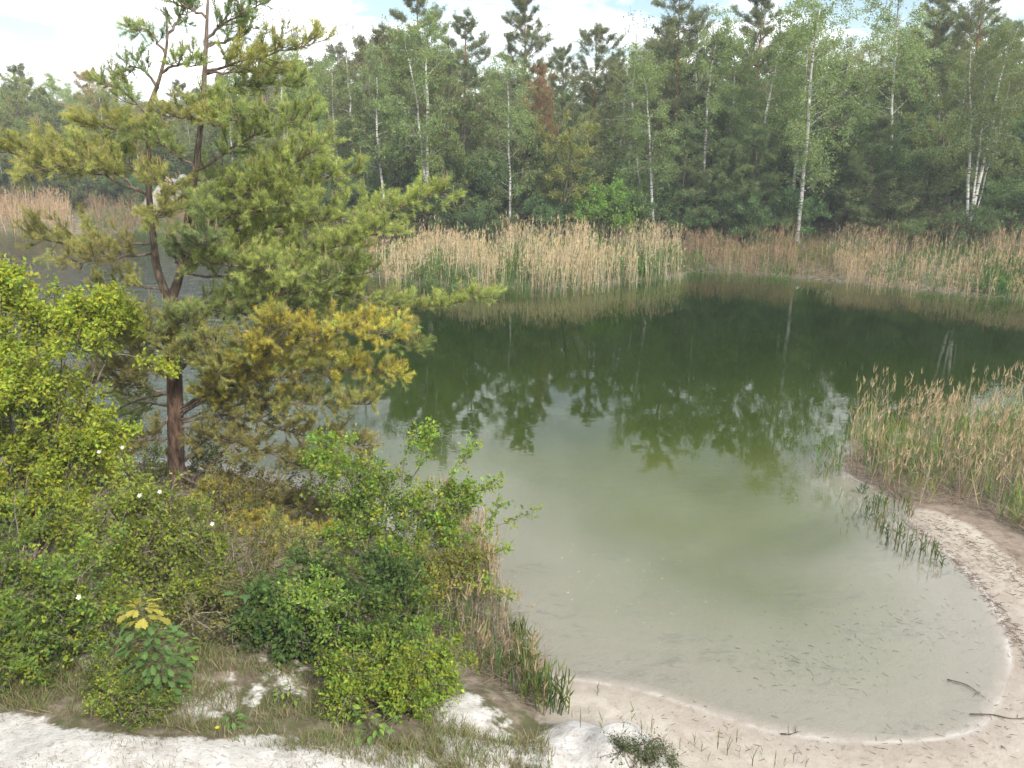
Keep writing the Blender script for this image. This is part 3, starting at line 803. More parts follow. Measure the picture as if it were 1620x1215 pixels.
# ------------------------------------------------------------------ reeds
def sample_poly(poly, n, r):
    lo, hi = poly.min(0), poly.max(0); out = []
    while sum(map(len, out)) < n:
        p = lo + (hi - lo) * r.random((n * 2, 2)); out.append(p[inside(p, poly)])
    return np.concatenate(out)[:n]
TAN, GREEN = (0.46, 0.36, 0.23), (0.135, 0.21, 0.055)
def reeds(name, label, poly, n, h, seed, green=0.35, gh=0.55, w=0.012, tan=TAN, grn=GREEN, plume=1.0, litter=0, lean=0.10, hfun=None, lc=(0.26, 0.21, 0.155), leafy=2, gtop=None):
    r = np.random.default_rng(seed); mbx = MB()
    P = sample_poly(poly, n, r)
    P += 0.12 * np.column_stack([vnoise(P, 0.5, 8), vnoise(P, 0.5, 9)]) * 3
    z = np.maximum(height(P), -0.35)
    hm = h * (1 + 0.55 * vnoise(P, 1.6, seed) + 0.35 * vnoise(P, 0.5, seed + 3)) * r.uniform(0.55, 1.15, n)
    if hfun is not None: hm = hm * hfun(P)
    isg = r.random(n) < np.clip(green + 1.2 * vnoise(P, 1.1, seed + 5), 0.03, 0.97)
    B = np.column_stack([P, z])
    ln = np.column_stack([r.normal(size=n) * lean, r.normal(size=n) * lean]) + 0.03
    T = B + np.column_stack([ln * hm[:, None], hm])
    k = ~isg
    # dry stalks with leaf remnants and plumes
    cd = tint(tan, k.sum(), r, 0.22, 0.08)
    mbx.blades(B[k], T[k], w * r.uniform(0.7, 1.3, k.sum()), cd, r, 0.05)
    for j in range(leafy):
        u = r.uniform(0.25, 0.85, k.sum())[:, None]
        s0 = B[k] * (1 - u) + T[k] * u
        e = s0 + norm(np.column_stack([r.normal(size=(k.sum(), 2)), r.uniform(0.2, 1.5, k.sum())])) * (0.16 * h * r.uniform(0.4, 1.1, (k.sum(), 1)))
        mbx.blades(s0, e, w * 1.1, cd * 0.92, r, 0.35)
    pk = np.where(k & (r.random(n) < 0.75 * plume))[0]
    if len(pk):
        for j in range(5):
            s0 = T[pk] - np.column_stack([ln[pk] * 0.12, np.full(len(pk), 0.10)]) + r.normal(size=(len(pk), 3)) * 0.012 + np.column_stack([np.zeros((len(pk), 2)), r.uniform(-.06, .1, len(pk))])
            d = norm(np.column_stack([r.normal(size=(len(pk), 2)) * 0.28 + 0.15, np.ones(len(pk))]))
            mbx.needles(s0, d, 0.13 * r.uniform(0.7, 1.4, len(pk)), 0.022, tint(np.array(tan) * (1.05, 0.95, 0.85), len(pk), r, 0.2, 0.06), r)
    # green shoots of this year
    g = np.where(isg)[0]; ng = len(g)
    gt = B[g] + (T[g] - B[g]) * gh * r.uniform(0.65, 1.15, (ng, 1))
    cg = tint(grn, ng, r, 0.2, 0.2)
    mbx.blades(B[g], gt, w * 1.2, cg, r, 0.12)
    for j in range(3):
        u = r.uniform(0.15, 0.8, (ng, 1)); s0 = B[g] * (1 - u) + gt * u
        e = s0 + norm(np.column_stack([r.normal(size=(ng, 2)) * 0.5, r.uniform(0.6, 1.6, ng)])) * (0.32 * h * gh * r.uniform(0.6, 1.2, (ng, 1)))
        mbx.blades(s0, e, w * 1.6, cg * r.uniform(0.85, 1.15, (ng, 1)), r, 0.3)
    if litter:
        q = sample_poly(poly, litter, r); zq = np.maximum(height(q), 0.0)
        b0 = np.column_stack([q, zq + r.random(litter) * 0.10])
        e = b0 + norm(np.column_stack([r.normal(size=(litter, 2)), r.uniform(-0.1, 0.9, litter)])) * (r.uniform(0.1, 0.42, (litter, 1)))
        mbx.blades(b0, e, w * 0.9, tint(lc, litter, r, 0.28, 0.08), r, 0.3)
    o = link(name, mbx.mesh(name, M_GRASS), kind="stuff"); o["label"] = label
    return o
def wpoly(pts, z=0.05): return np.array([G(a, b, z)[:2] for a, b in pts])
pc = wpoly([(560, 434), (580, 436), (640, 446), (700, 453), (800, 458), (900, 456), (1000, 446), (1078, 437), (1072, 408), (980, 410), (880, 416), (760, 418), (680, 412), (620, 412)])
def hc(P):
    return 0.55 + 0.45 * sstep(-7.6, -3.2, P[:, 0]) + 0.10 * sstep(3, 8, P[:, 0])
reeds("reed_bed", "long tan reed bed with green lower shoots on the middle of the far shore", pc, 9000, 1.34, 41, green=0.62, gh=0.58, w=0.018, hfun=hc, litter=1800, tan=(0.56, 0.475, 0.325))
pr = wpoly([(1335, 446), (1400, 454), (1500, 464), (1620, 475), (1760, 486), (1760, 432), (1620, 424), (1500, 416), (1400, 412), (1330, 412), (1300, 425)])
reeds("reed_bed", "tan reed bed along the far shore at the right edge of the picture", pr, 6800, 1.0, 42, green=0.45, gh=0.55, w=0.017, tan=(0.45, 0.365, 0.245), litter=2500)
pq = wpoly([(1080, 436), (1095, 431), (1200, 436), (1250, 440), (1262, 420), (1240, 408), (1100, 402), (1080, 410)])
reeds("reed_bed", "low brownish reeds between the long reed bed and the small landing", pq, 2300, 1.15, 43, green=0.45, gh=0.6, w=0.016, tan=(0.34, 0.26, 0.17), litter=1200)
pg = wpoly([(1236, 435), (1320, 444), (1330, 420), (1300, 405), (1245, 412)])
reeds("dry_grass", "low yellowish grass and litter on the small landing between the far reeds", pg, 900, 0.55, 47, green=0.4, gh=0.8, w=0.018, tan=(0.33, 0.26, 0.14), grn=(0.17, 0.19, 0.05), plume=0.0, litter=1500)
pgr = wpoly([(1540, 462), (1620, 471), (1760, 484), (1760, 462), (1620, 449), (1560, 446)])
reeds("marsh_grass", "fresh green patch of marsh grass in front of the right far reeds", pgr, 1500, 0.85, 48, green=0.95, gh=0.9, w=0.02, grn=(0.09, 0.19, 0.04))
pl = wpoly([(-120, 362), (0, 365), (60, 368), (112, 367), (120, 350), (60, 345), (-120, 342)])
reeds("reed_bed", "pale tan reed bed on the far left shore", pl, 2400, 1.6, 44, green=0.18, gh=0.45, w=0.024, tan=(0.50, 0.37, 0.25))
pl2 = wpoly([(130, 366), (300, 369), (360, 382), (430, 405), (500, 428), (560, 434), (620, 415), (520, 408), (430, 385), (330, 352), (150, 350)])
reeds("reed_bed", "reddish low reeds on the far shore behind the near pine", pl2, 3600, 1.3, 45, green=0.5, gh=0.6, w=0.02, tan=(0.34, 0.24, 0.16), litter=1200)
reeds("reed_bed", "nearest reed clump, brown with green stems, on the right of the cove", wpoly([(1338, 742), (1385, 772), (1430, 795), (1490, 800), (1560, 822), (1640, 868), (1800, 930), (2000, 900), (2000, 660), (1700, 660), (1500, 678), (1400, 696), (1345, 718)]),
      5000, 1.16, 46, green=0.66, gh=0.72, w=0.010, lean=0.17, tan=(0.38, 0.325, 0.235), grn=(0.20, 0.26, 0.085), litter=9000, lc=(0.28, 0.225, 0.18), hfun=lambda P: 0.62 + 0.38 * sstep(12.6, 14.6, P[:, 1] + 0.25 * (P[:, 0] - 7)))
reeds("reed_stems", "sparse green stems standing in shallow water below the nearest reed clump", wpoly([(1355, 770), (1425, 800), (1455, 850), (1500, 905), (1440, 900), (1390, 850), (1360, 800)], 0), 120, 0.42, 49, green=0.75, gh=0.85, w=0.010, grn=(0.09, 0.13, 0.035), plume=0, tan=(0.22, 0.18, 0.11))
reeds("reed_stems", "few thin stems in deeper water left of the nearest reed clump", wpoly([(1285, 700), (1340, 712), (1335, 760), (1290, 750)], 0), 70, 0.55, 50, green=0.8, gh=0.9, w=0.008, plume=0)
nl = wpoly([(600, 885), (690, 868), (760, 900), (800, 960), (850, 1030), (875, 1075), (850, 1110), (800, 1090), (740, 1060), (680, 1010), (620, 940)], 0.2)
reeds("reed_bed", "dry brown reeds with green tips below the bushes on the near bank", nl, 900, 0.52, 51, green=0.45, gh=0.8, w=0.008, tan=(0.40, 0.335, 0.25), plume=0.3, litter=3000, lc=(0.33, 0.275, 0.21))
nl2 = wpoly([(800, 985), (850, 1020), (880, 1080), (895, 1130), (850, 1130), (815, 1060)], 0.2)
reeds("reed_bed", "upright green reed shoots at the near water's edge beside the beach", nl2, 130, 0.52, 52, green=0.9, gh=1.0, w=0.013, grn=(0.12, 0.17, 0.05), plume=0.0)
wl2 = wpoly([(660, 830), (760, 850), (800, 930), (780, 960), (700, 880)], 0)
reeds("reed_stems", "pale dead reed stems in the water behind the arching bush", wl2, 420, 0.75, 53, green=0.1, w=0.009, tan=(0.45, 0.37, 0.27), plume=0.2)

# ------------------------------------------------------------------ grass and litter on the near bank
def grass(name, label, poly, n, h, cols, seed, keep=None, w=0.006):
    r = np.random.default_rng(seed); mbx = MB()
    P = sample_poly(poly, n, r)
    cl = vnoise(P, 0.35, seed) + 0.6 * vnoise(P, 0.9, seed + 1)
    P = P[cl + 0.25 * r.random(n) > 0.02]
    if keep is not None: P = P[keep(P, r)]
    z = height(P); ok = z > 0.01; P, z = P[ok], z[ok]; n = len(P)
    B = np.column_stack([P, z - 0.01])
    hh = h * r.uniform(0.35, 1.2, n) * (1 + 0.8 * vnoise(P, 0.6, seed + 2))
    T = B + np.column_stack([r.normal(size=(n, 2)) * 0.35 * hh[:, None], hh])
    ci = r.integers(len(cols), size=n)
    mbx.blades(B, T, w * r.uniform(0.6, 1.4, n), np.clip(np.array(cols)[ci] * r.uniform(0.7, 1.3, (n, 1)), 0, 1), r, 0.4)
    o = link(name, mbx.mesh(name, M_GRASS), kind="stuff"); o["label"] = label
    return o
bankp = wpoly([(-300, 1000), (0, 1000), (300, 1000), (560, 1040), (720, 1080), (860, 1110), (880, 1160), (850, 1215), (700, 1195), (560, 1180), (430, 1168), (300, 1164), (180, 1158), (80, 1144), (0, 1128), (-300, 1120)], 0.95)
grass("dry_grass", "dry olive and straw grass on the near bank above the sand track", bankp, 24000, 0.17, [(0.27, 0.225, 0.12), (0.34, 0.285, 0.18), (0.18, 0.20, 0.07), (0.22, 0.18, 0.11), (0.21, 0.25, 0.08), (0.17, 0.24, 0.07)], 61)
trackp = wpoly([(-100, 1135), (80, 1150), (300, 1172), (560, 1185), (760, 1195), (880, 1160), (1060, 1200), (1200, 1230), (0, 1260)], 0.9)
grass("grass_wisps", "thin dry wisps scattered over the white sand track and mound", trackp, 2600, 0.06, [(0.26, 0.21, 0.13), (0.18, 0.15, 0.09), (0.20, 0.19, 0.08)], 62, w=0.004)
def litter(name, label, line, n, spread, size, col, seed, z=0.05):
    r = np.random.default_rng(seed); mbx = MB()
    L = np.array([G(a, b, z)[:2] for a, b in line]); f = r.random(n) * (len(L) - 1); i = np.minimum(f.astype(int), len(L) - 2); f = (f - i)[:, None]
    P = L[i] * (1 - f) + L[i + 1] * f + r.normal(size=(n, 2)) * spread
    zz = height(P) + 0.004 + r.random(n) * 0.015
    B = np.column_stack([P, zz]); a = r.uniform(0, 6.28, n); l = size * r.uniform(0.3, 1.4, n)
    T = B + np.column_stack([np.cos(a) * l, np.sin(a) * l, r.uniform(0, 0.25, n) * l])
    mbx.blades(B, T, 0.006 * r.uniform(0.6, 1.8, n), tint(col, n, r, 0.35, 0.1), r, 0.25)
    o = link(name, mbx.mesh(name, M_GRASS), kind="stuff"); o["label"] = label
    return o
litter("shore_litter", "dark line of washed-up reed bits along the right edge of the cove", [(1440, 826), (1482, 858), (1535, 905), (1578, 955), (1605, 1000), (1640, 1060)], 800, 0.07, 0.08, (0.21, 0.165, 0.13), 63)
litter("shore_litter", "second line of reed bits higher up the right beach", [(1470, 820), (1530, 860), (1590, 900), (1660, 960)], 900, 0.22, 0.09, (0.24, 0.185, 0.14), 64)
litter("shore_litter", "scattered bits and roots on the damp sand in the lower right", [(1000, 1120), (1200, 1180), (1400, 1200), (1560, 1180), (1615, 1100)], 260, 0.22, 0.07, (0.20, 0.15, 0.115), 65)
litter("sunken_litter", "dark bits lying on the sand under the shallow water of the cove", [(1150, 1010), (1280, 1060), (1400, 1050), (1480, 1000), (1430, 960), (1300, 1000), (1250, 1110)], 380, 0.40, 0.09, (0.17, 0.16, 0.13), 66, z=-0.1)

# ------------------------------------------------------------------ the near pine
def Q(px, py, h):                          # on the sight line, h above the terrain
    z = 0.5
    for _ in range(20):
        p = G(px, py, z + h); z = 0.6 * z + 0.4 * max(gz(p[0], p[1]), 0)
    return p
def spline(P, k=5):
    P = np.asarray(P, float); E = np.vstack([2 * P[0] - P[1], P, 2 * P[-1] - P[-2]]); out = []
    for i in range(1, len(E) - 2):
        p0, p1, p2, p3 = E[i - 1:i + 3]
        for t in np.arange(k) / k:
            out.append(0.5 * (2 * p1 + (p2 - p0) * t + (2 * p0 - 5 * p1 + 4 * p2 - p3) * t * t + (3 * p1 - p0 - 3 * p2 + p3) * t ** 3))
    return np.array(out + [P[-1]])
YP = 13.5
base = A(279, 775, YP); base[2] = gz(base[0], YP) - 0.1
npine = thing("pine_tree", tuple(base), "large forked pine on the near bank with green, olive and golden boughs", "pine")
off = -base
NEEDLE = {'green': (0.31, 0.385, 0.15), 'fresh': (0.38, 0.45, 0.15), 'olive': (0.38, 0.385, 0.135), 'gold': (0.60, 0.53, 0.105), 'brown': (0.32, 0.29, 0.115), 'blue': (0.215, 0.30, 0.145)}
pr_ = np.random.default_rng(77)
tm = MB()
main = spline([base + off] + [A(x, y, YP) + off for x, y in [(278, 700), (276, 600), (270, 520), (270, 480), (284, 435), (297, 350), (309, 272), (318, 190), (324, 110), (328, 20), (331, -70)]], 4)
n_m = len(main); tt = np.linspace(0, 1, n_m)
rad_m = np.interp(tt, [0, 0.08, 0.33, 0.42, 0.6, 0.8, 1.0], [0.165, 0.138, 0.115, 0.072, 0.055, 0.038, 0.012])
cm = np.stack([np.interp(tt, [0, 0.25, 0.45, 1], v) for v in ([.115, .15, .17, .20], [.080, .088, .125, .155], [.062, .058, .095, .12])], 1)
tm.tube(main, rad_m, 10, np.repeat(cm, 10, 0))
link("trunk", tm.mesh("near_pine_trunk", M_BARK, True), npine)
tm = MB()
second = spline([A(x, y, YP - 0.02 * i) + off for i, (x, y) in enumerate([(270, 482), (250, 430), (243, 380), (236, 310), (235, 240), (236, 175), (252, 125), (264, 70), (262, 10)])], 4)
tm.tube(second, np.interp(np.linspace(0, 1, len(second)), [0, 0.2, 0.6, 1], [0.075, 0.060, 0.038, 0.012]), 9, (0.175, 0.13, 0.095))
link("leader_stem", tm.mesh("near_pine_leader", M_BARK, True), npine)

def bough(px, Y0, Y1, Rf, kind, dens=1.0, r0=0.025, bare=0.18, name="bough"):
    r = pr_; wood, nd, cd = MB(), MB(), MB()
    m = len(px); Ys = np.linspace(0, 1, m) ** 1.1 * (Y1 - Y0) + Y0
    pts = spline([A(x, y, Yy) + off for (x, y), Yy in zip(px, Ys)], 5)
    pts[1:-1] += r.normal(size=(len(pts) - 2, 3)) * 0.018
    wood.tube(pts, np.linspace(1, 0.22, len(pts)) * r0, 6, (0.20, 0.15, 0.115))
    L = np.linalg.norm(np.diff(pts, axis=0), axis=1).sum()
    SB, SD, SL, SC = [], [], [], []
    cbase = np.array(NEEDLE[kind])
    nb = max(6, int(L * 16 * dens))
    for b in range(nb):
        s = bare + (1 - bare) * (b + r.random()) / nb
        p, d = along(pts, min(s, 0.999))
        az = (0 if b % 2 else math.pi) + r.normal() * 0.75 + (0.25 if b % 2 else -0.25)
        e = side_dir(d, az, r.uniform(0.55, 1.15))
        e = norm(e + UP * r.uniform(-0.10, 0.30))
        l = Rf * r.uniform(0.45, 1.15) * (1.0 - 0.45 * max(0, s - 0.6) / 0.4)
        bl = walk(p, e, l, 4, 0.30, 0.30, r)
        wood.tube(bl, np.linspace(0.010, 0.004, 5), 4, (0.21, 0.155, 0.115))
        ck = (cbase * 0.8 + 0.2 * np.array(NEEDLE[('olive', 'green', 'brown', 'fresh')[r.integers(4)]])) * r.uniform(0.75, 1.2)
        if kind == 'gold' and r.random() < 0.42: ck = np.array(NEEDLE[('olive', 'fresh', 'brown')[r.integers(3)]]) * r.uniform(0.8, 1.2)
        ns = max(3, int(l / 0.062))
        for q in range(ns):
            u = 0.22 + 0.78 * (q + r.random()) / ns
            q0, dd = along(bl, min(u, 0.999))
            sd = norm(side_dir(dd, r.uniform(0, 6.28), r.uniform(0.25, 1.0)) + UP * 0.24)
            SB.append(q0); SD.append(sd); SL.append(r.uniform(0.06, 0.26)); SC.append(ck * r.uniform(0.82, 1.2))
        SB.append(bl[-1]); SD.append(norm(dd + UP * 0.5)); SL.append(r.uniform(0.10, 0.18)); SC.append(ck * 1.1)
        if r.random() < 0.28 and kind != 'brown':
            for _ in range(r.integers(1, 4)):
                c0 = bl[-1] + r.normal(size=3) * 0.03 + UP * 0.08; h = r.uniform(0.07, 0.17)
                cd.tube(np.array([c0, c0 + UP * h * 0.6 + r.normal(size=3) * 0.006, c0 + UP * h + r.normal(size=3) * 0.01]), [0.0065, 0.006, 0.002], 4, (0.42, 0.33, 0.18))
    SB, SD, SL, SC = map(np.array, (SB, SD, SL, SC))
    for i in range(0, len(SB), 2):
        wood.tube(np.array([SB[i], SB[i] + SD[i] * SL[i]]), [0.004, 0.002], 3, (0.24, 0.17, 0.10))
    K = 84; n = len(SB) * K
    u = r.random((n, 1))
    Bn = np.repeat(SB, K, 0) + np.repeat(SD, K, 0) * u * np.repeat(SL, K)[:, None]
    ax = np.repeat(SD, K, 0); rd = r.normal(size=(n, 3)); rd = norm(rd - ax * (rd * ax).sum(1, keepdims=True))
    Dn = norm(ax * r.uniform(0.35, 1.0, (n, 1)) + rd * r.uniform(0.4, 1.2, (n, 1)))
    cc = np.repeat(SC, K, 0) * (0.75 + 0.5 * r.random((n, 1))) * (1 + (u - 0.5) * np.array([[0.35, 0.22, -0.1]]))
    nd.needles(Bn, Dn, r.uniform(0.045, 0.085, n), 0.0058, np.clip(cc, 0, .8), r)
    o = link(name, wood.mesh("bough_wood", M_BARK), npine)
    c = link("needles", nd.mesh("bough_needles", M_NEEDLE), o, "stuff")
    if cd.n: link("candles", cd.mesh("bough_candles", M_NEEDLE), o, "stuff")
    return o
BOUGHS = [
 ([(236, 312), (150, 272), (60, 250), (-40, 236)], 13.5, 12.6, .55, 'olive', 1.0),
 ([(240, 318), (170, 268), (100, 262), (40, 272)], 13.5, 12.2, .50, 'olive', 1.0),
 ([(242, 385), (170, 388), (100, 385), (50, 372)], 13.5, 13.0, .52, 'olive', 1.0),
 ([(242, 400), (180, 410), (110, 415)], 13.5, 12.4, .40, 'brown', 0.9),
 ([(238, 300), (190, 250), (110, 240)], 13.5, 15.2, .60, 'green', 1.0),
 ([(236, 250), (190, 205), (130, 200)], 13.5, 14.0, .55, 'olive', 1.0),
 ([(236, 190), (205, 150), (165, 135)], 13.4, 13.2, .36, 'green', .9),
 ([(250, 140), (222, 108), (188, 118)], 13.4, 13.6, .30, 'blue', .9),
 ([(262, 85), (235, 52), (205, 42)], 13.4, 13.3, .26, 'green', 1.0),
 ([(264, 60), (285, 30), (300, 5)], 13.4, 13.8, .28, 'blue', 1.0),
 ([(256, 115), (285, 100), (310, 105)], 13.4, 12.9, .30, 'green', .9),
 ([(327, 60), (365, 32), (415, 5)], 13.5, 13.3, .34, 'blue', 1.0),
 ([(328, 30), (290, 8), (252, -8)], 13.5, 13.5, .30, 'blue', 1.0),
 ([(330, -20), (370, -35), (420, -30)], 13.5, 13.7, .30, 'green', 1.0),
 ([(326, 75), (370, 60), (400, 40)], 13.5, 14.3, .34, 'green', 1.0),
 ([(324, 112), (400, 92), (505, 66)], 13.5, 12.9, .42, 'olive', 1.0),
 ([(324, 118), (390, 110), (450, 112)], 13.5, 14.6, .50, 'green', 1.0),
 ([(321, 150), (400, 135), (475, 128)], 13.5, 13.9, .48, 'green', 1.1),
 ([(318, 190), (275, 185), (222, 205)], 13.5, 13.1, .42, 'olive', 1.0),
 ([(318, 180), (345, 170), (380, 190)], 13.5, 12.3, .42, 'green', 1.0),
 ([(310, 270), (400, 215), (500, 190)], 13.5, 12.8, .52, 'green', 1.15),
 ([(310, 268), (262, 232), (225, 212)], 13.5, 12.8, .42, 'green', 1.0),
 ([(308, 285), (430, 285), (565, 275)], 13.5, 13.3, .45, 'fresh', 1.1),
 ([(300, 330), (385, 308), (450, 272), (510, 225)], 13.5, 12.4, .50, 'fresh', 1.1),
 ([(302, 320), (350, 300), (420, 320), (500, 330)], 13.5, 14.6, .55, 'green', 1.0),
 ([(304, 310), (270, 290), (245, 285)], 13.5, 12.5, .40, 'olive', 1.0),
 ([(292, 395), (400, 362), (560, 345), (705, 306)], 13.5, 12.9, .46, 'fresh', 1.2),
 ([(289, 415), (400, 405), (510, 395), (610, 365)], 13.5, 12.2, .52, 'fresh', 1.2),
 ([(290, 410), (380, 385), (470, 392), (560, 410)], 13.5, 14.3, .52, 'green', 1.1),
 ([(285, 430), (330, 415), (400, 425), (470, 440)], 13.5, 11.9, .50, 'fresh', 1.1),
 ([(280, 440), (300, 400), (330, 370)], 13.5, 12.1, .45, 'blue', 1.1),
 ([(272, 484), (400, 472), (520, 462), (640, 492), (775, 466)], 13.5, 12.8, .36, 'fresh', 1.1),
 ([(272, 490), (350, 480), (450, 490), (560, 480)], 13.5, 14.2, .46, 'green', 1.0),
 ([(272, 500), (350, 500), (430, 470), (520, 440)], 13.5, 12.2, .46, 'green', 1.0),
 ([(400, 472), (500, 505), (600, 525), (660, 555)], 13.2, 13.4, .40, 'green', 1.0),
 ([(277, 660), (340, 622), (420, 560), (520, 525), (640, 532)], 13.5, 11.8, .55, 'gold', 1.2),
 ([(277, 655), (350, 610), (400, 550), (450, 510)], 13.5, 11.9, .50, 'gold', 1.1),
 ([(277, 650), (360, 612), (480, 590), (625, 590)], 13.5, 12.2, .52, 'gold', 1.2),
 ([(278, 665), (380, 640), (480, 640), (590, 640)], 13.5, 12.2, .50, 'olive', 1.1),
 ([(278, 668), (380, 660), (480, 690), (585, 705)], 13.5, 12.6, .46, 'brown', 1.1),
 ([(278, 672), (390, 705), (490, 740), (570, 745)], 13.5, 12.4, .42, 'brown', 1.0),
 ([(277, 650), (380, 600), (470, 570), (570, 580)], 13.5, 13.8, .50, 'olive', 1.0),
 ([(276, 520), (285, 510), (300, 500)], 13.5, 12.3, .40, 'green', 1.0),
 ([(240, 350), (248, 340), (262, 335)], 13.5, 12.5, .40, 'olive', 1.0),
 ([(300, 340), (310, 330), (325, 340)], 13.5, 12.2, .40, 'green', 1.0),
 ([(318, 200), (325, 190), (340, 200)], 13.5, 12.4, .36, 'olive', 1.0),
 ([(262, 460), (200, 450), (150, 460)], 13.5, 13.2, .38, 'olive', .8),
 ([(290, 400), (340, 350), (420, 330), (480, 320)], 13.5, 12.6, .5, 'fresh', 1.1),
 ([(286, 430), (380, 440), (480, 445), (590, 430)], 13.5, 12.8, .46, 'green', 1.1),
 ([(270, 545), (220, 522), (165, 500)], 13.5, 11.9, .46, 'olive', 1.1),
 ([(272, 605), (230, 580), (180, 588)], 13.5, 12.0, .44, 'brown', 1.1),
 ([(272, 595), (310, 572), (350, 592)], 13.5, 12.2, .44, 'olive', 1.0),
 ([(275, 695), (220, 700), (160, 722)], 13.5, 12.6, .42, 'brown', 1.0),
 ([(277, 705), (330, 690), (385, 722)], 13.5, 12.4, .42, 'brown', 1.0),
 ([(272, 628), (190, 600), (105, 615)], 13.5, 12.9, .48, 'brown', 1.0),
 ([(270, 560), (200, 530), (120, 525)], 13.5, 12.7, .50, 'olive', 1.0),
 ([(271, 555), (225, 520), (190, 545)], 13.5, 12.0, .45, 'olive', 1.0),
 ([(271, 550), (300, 530), (345, 545)], 13.5, 12.2, .45, 'olive', 1.0),
 ([(274, 640), (230, 640), (190, 660)], 13.5, 14.4, .45, 'green', .8),
 ([(274, 640), (330, 640), (360, 650)], 13.5, 14.8, .45, 'green', .8),
 ([(279, 755), (340, 782), (395, 825), (450, 858), (520, 845)], 13.5, 10.9, .40, 'gold', 1.1),
 ([(279, 750), (350, 790), (400, 860), (430, 890)], 13.5, 11.0, .36, 'gold', 1.1),
 ([(279, 745), (400, 780), (470, 800), (540, 830)], 13.5, 11.9, .38, 'brown', 0.9),
]
for b in BOUGHS: bough(*b)
for k, (px, Y1) in enumerate([([(290, 770), (335, 735), (365, 700), (395, 680)], 13.0), ([(276, 745), (330, 690), (350, 660)], 13.9), ([(274, 620), (200, 640), (130, 690)], 13.8), ([(280, 640), (240, 690), (180, 700)], 13.1), ([(270, 470), (340, 490), (420, 500)], 13.1)]):
    w_ = MB(); p_ = spline([A(x, y, YP + (Y1 - YP) * i / 2) + off for i, (x, y) in enumerate(px)], 4)
    w_.tube(p_, np.linspace(0.032, 0.010, len(p_)), 6, (0.19, 0.15, 0.12))
    for j in range(9):
        q0, dd = along(p_, pr_.uniform(0.3, 1)); e = side_dir(dd, pr_.uniform(0, 6.28), 0.8)
        w_.tube(walk(q0, e, pr_.uniform(0.2, 0.5), 3, -0.1, 0.4, pr_), np.linspace(0.007, 0.003, 4), 3, (0.22, 0.18, 0.15))
    link("dead_branch", w_.mesh("dead_branch", M_BARK), npine)

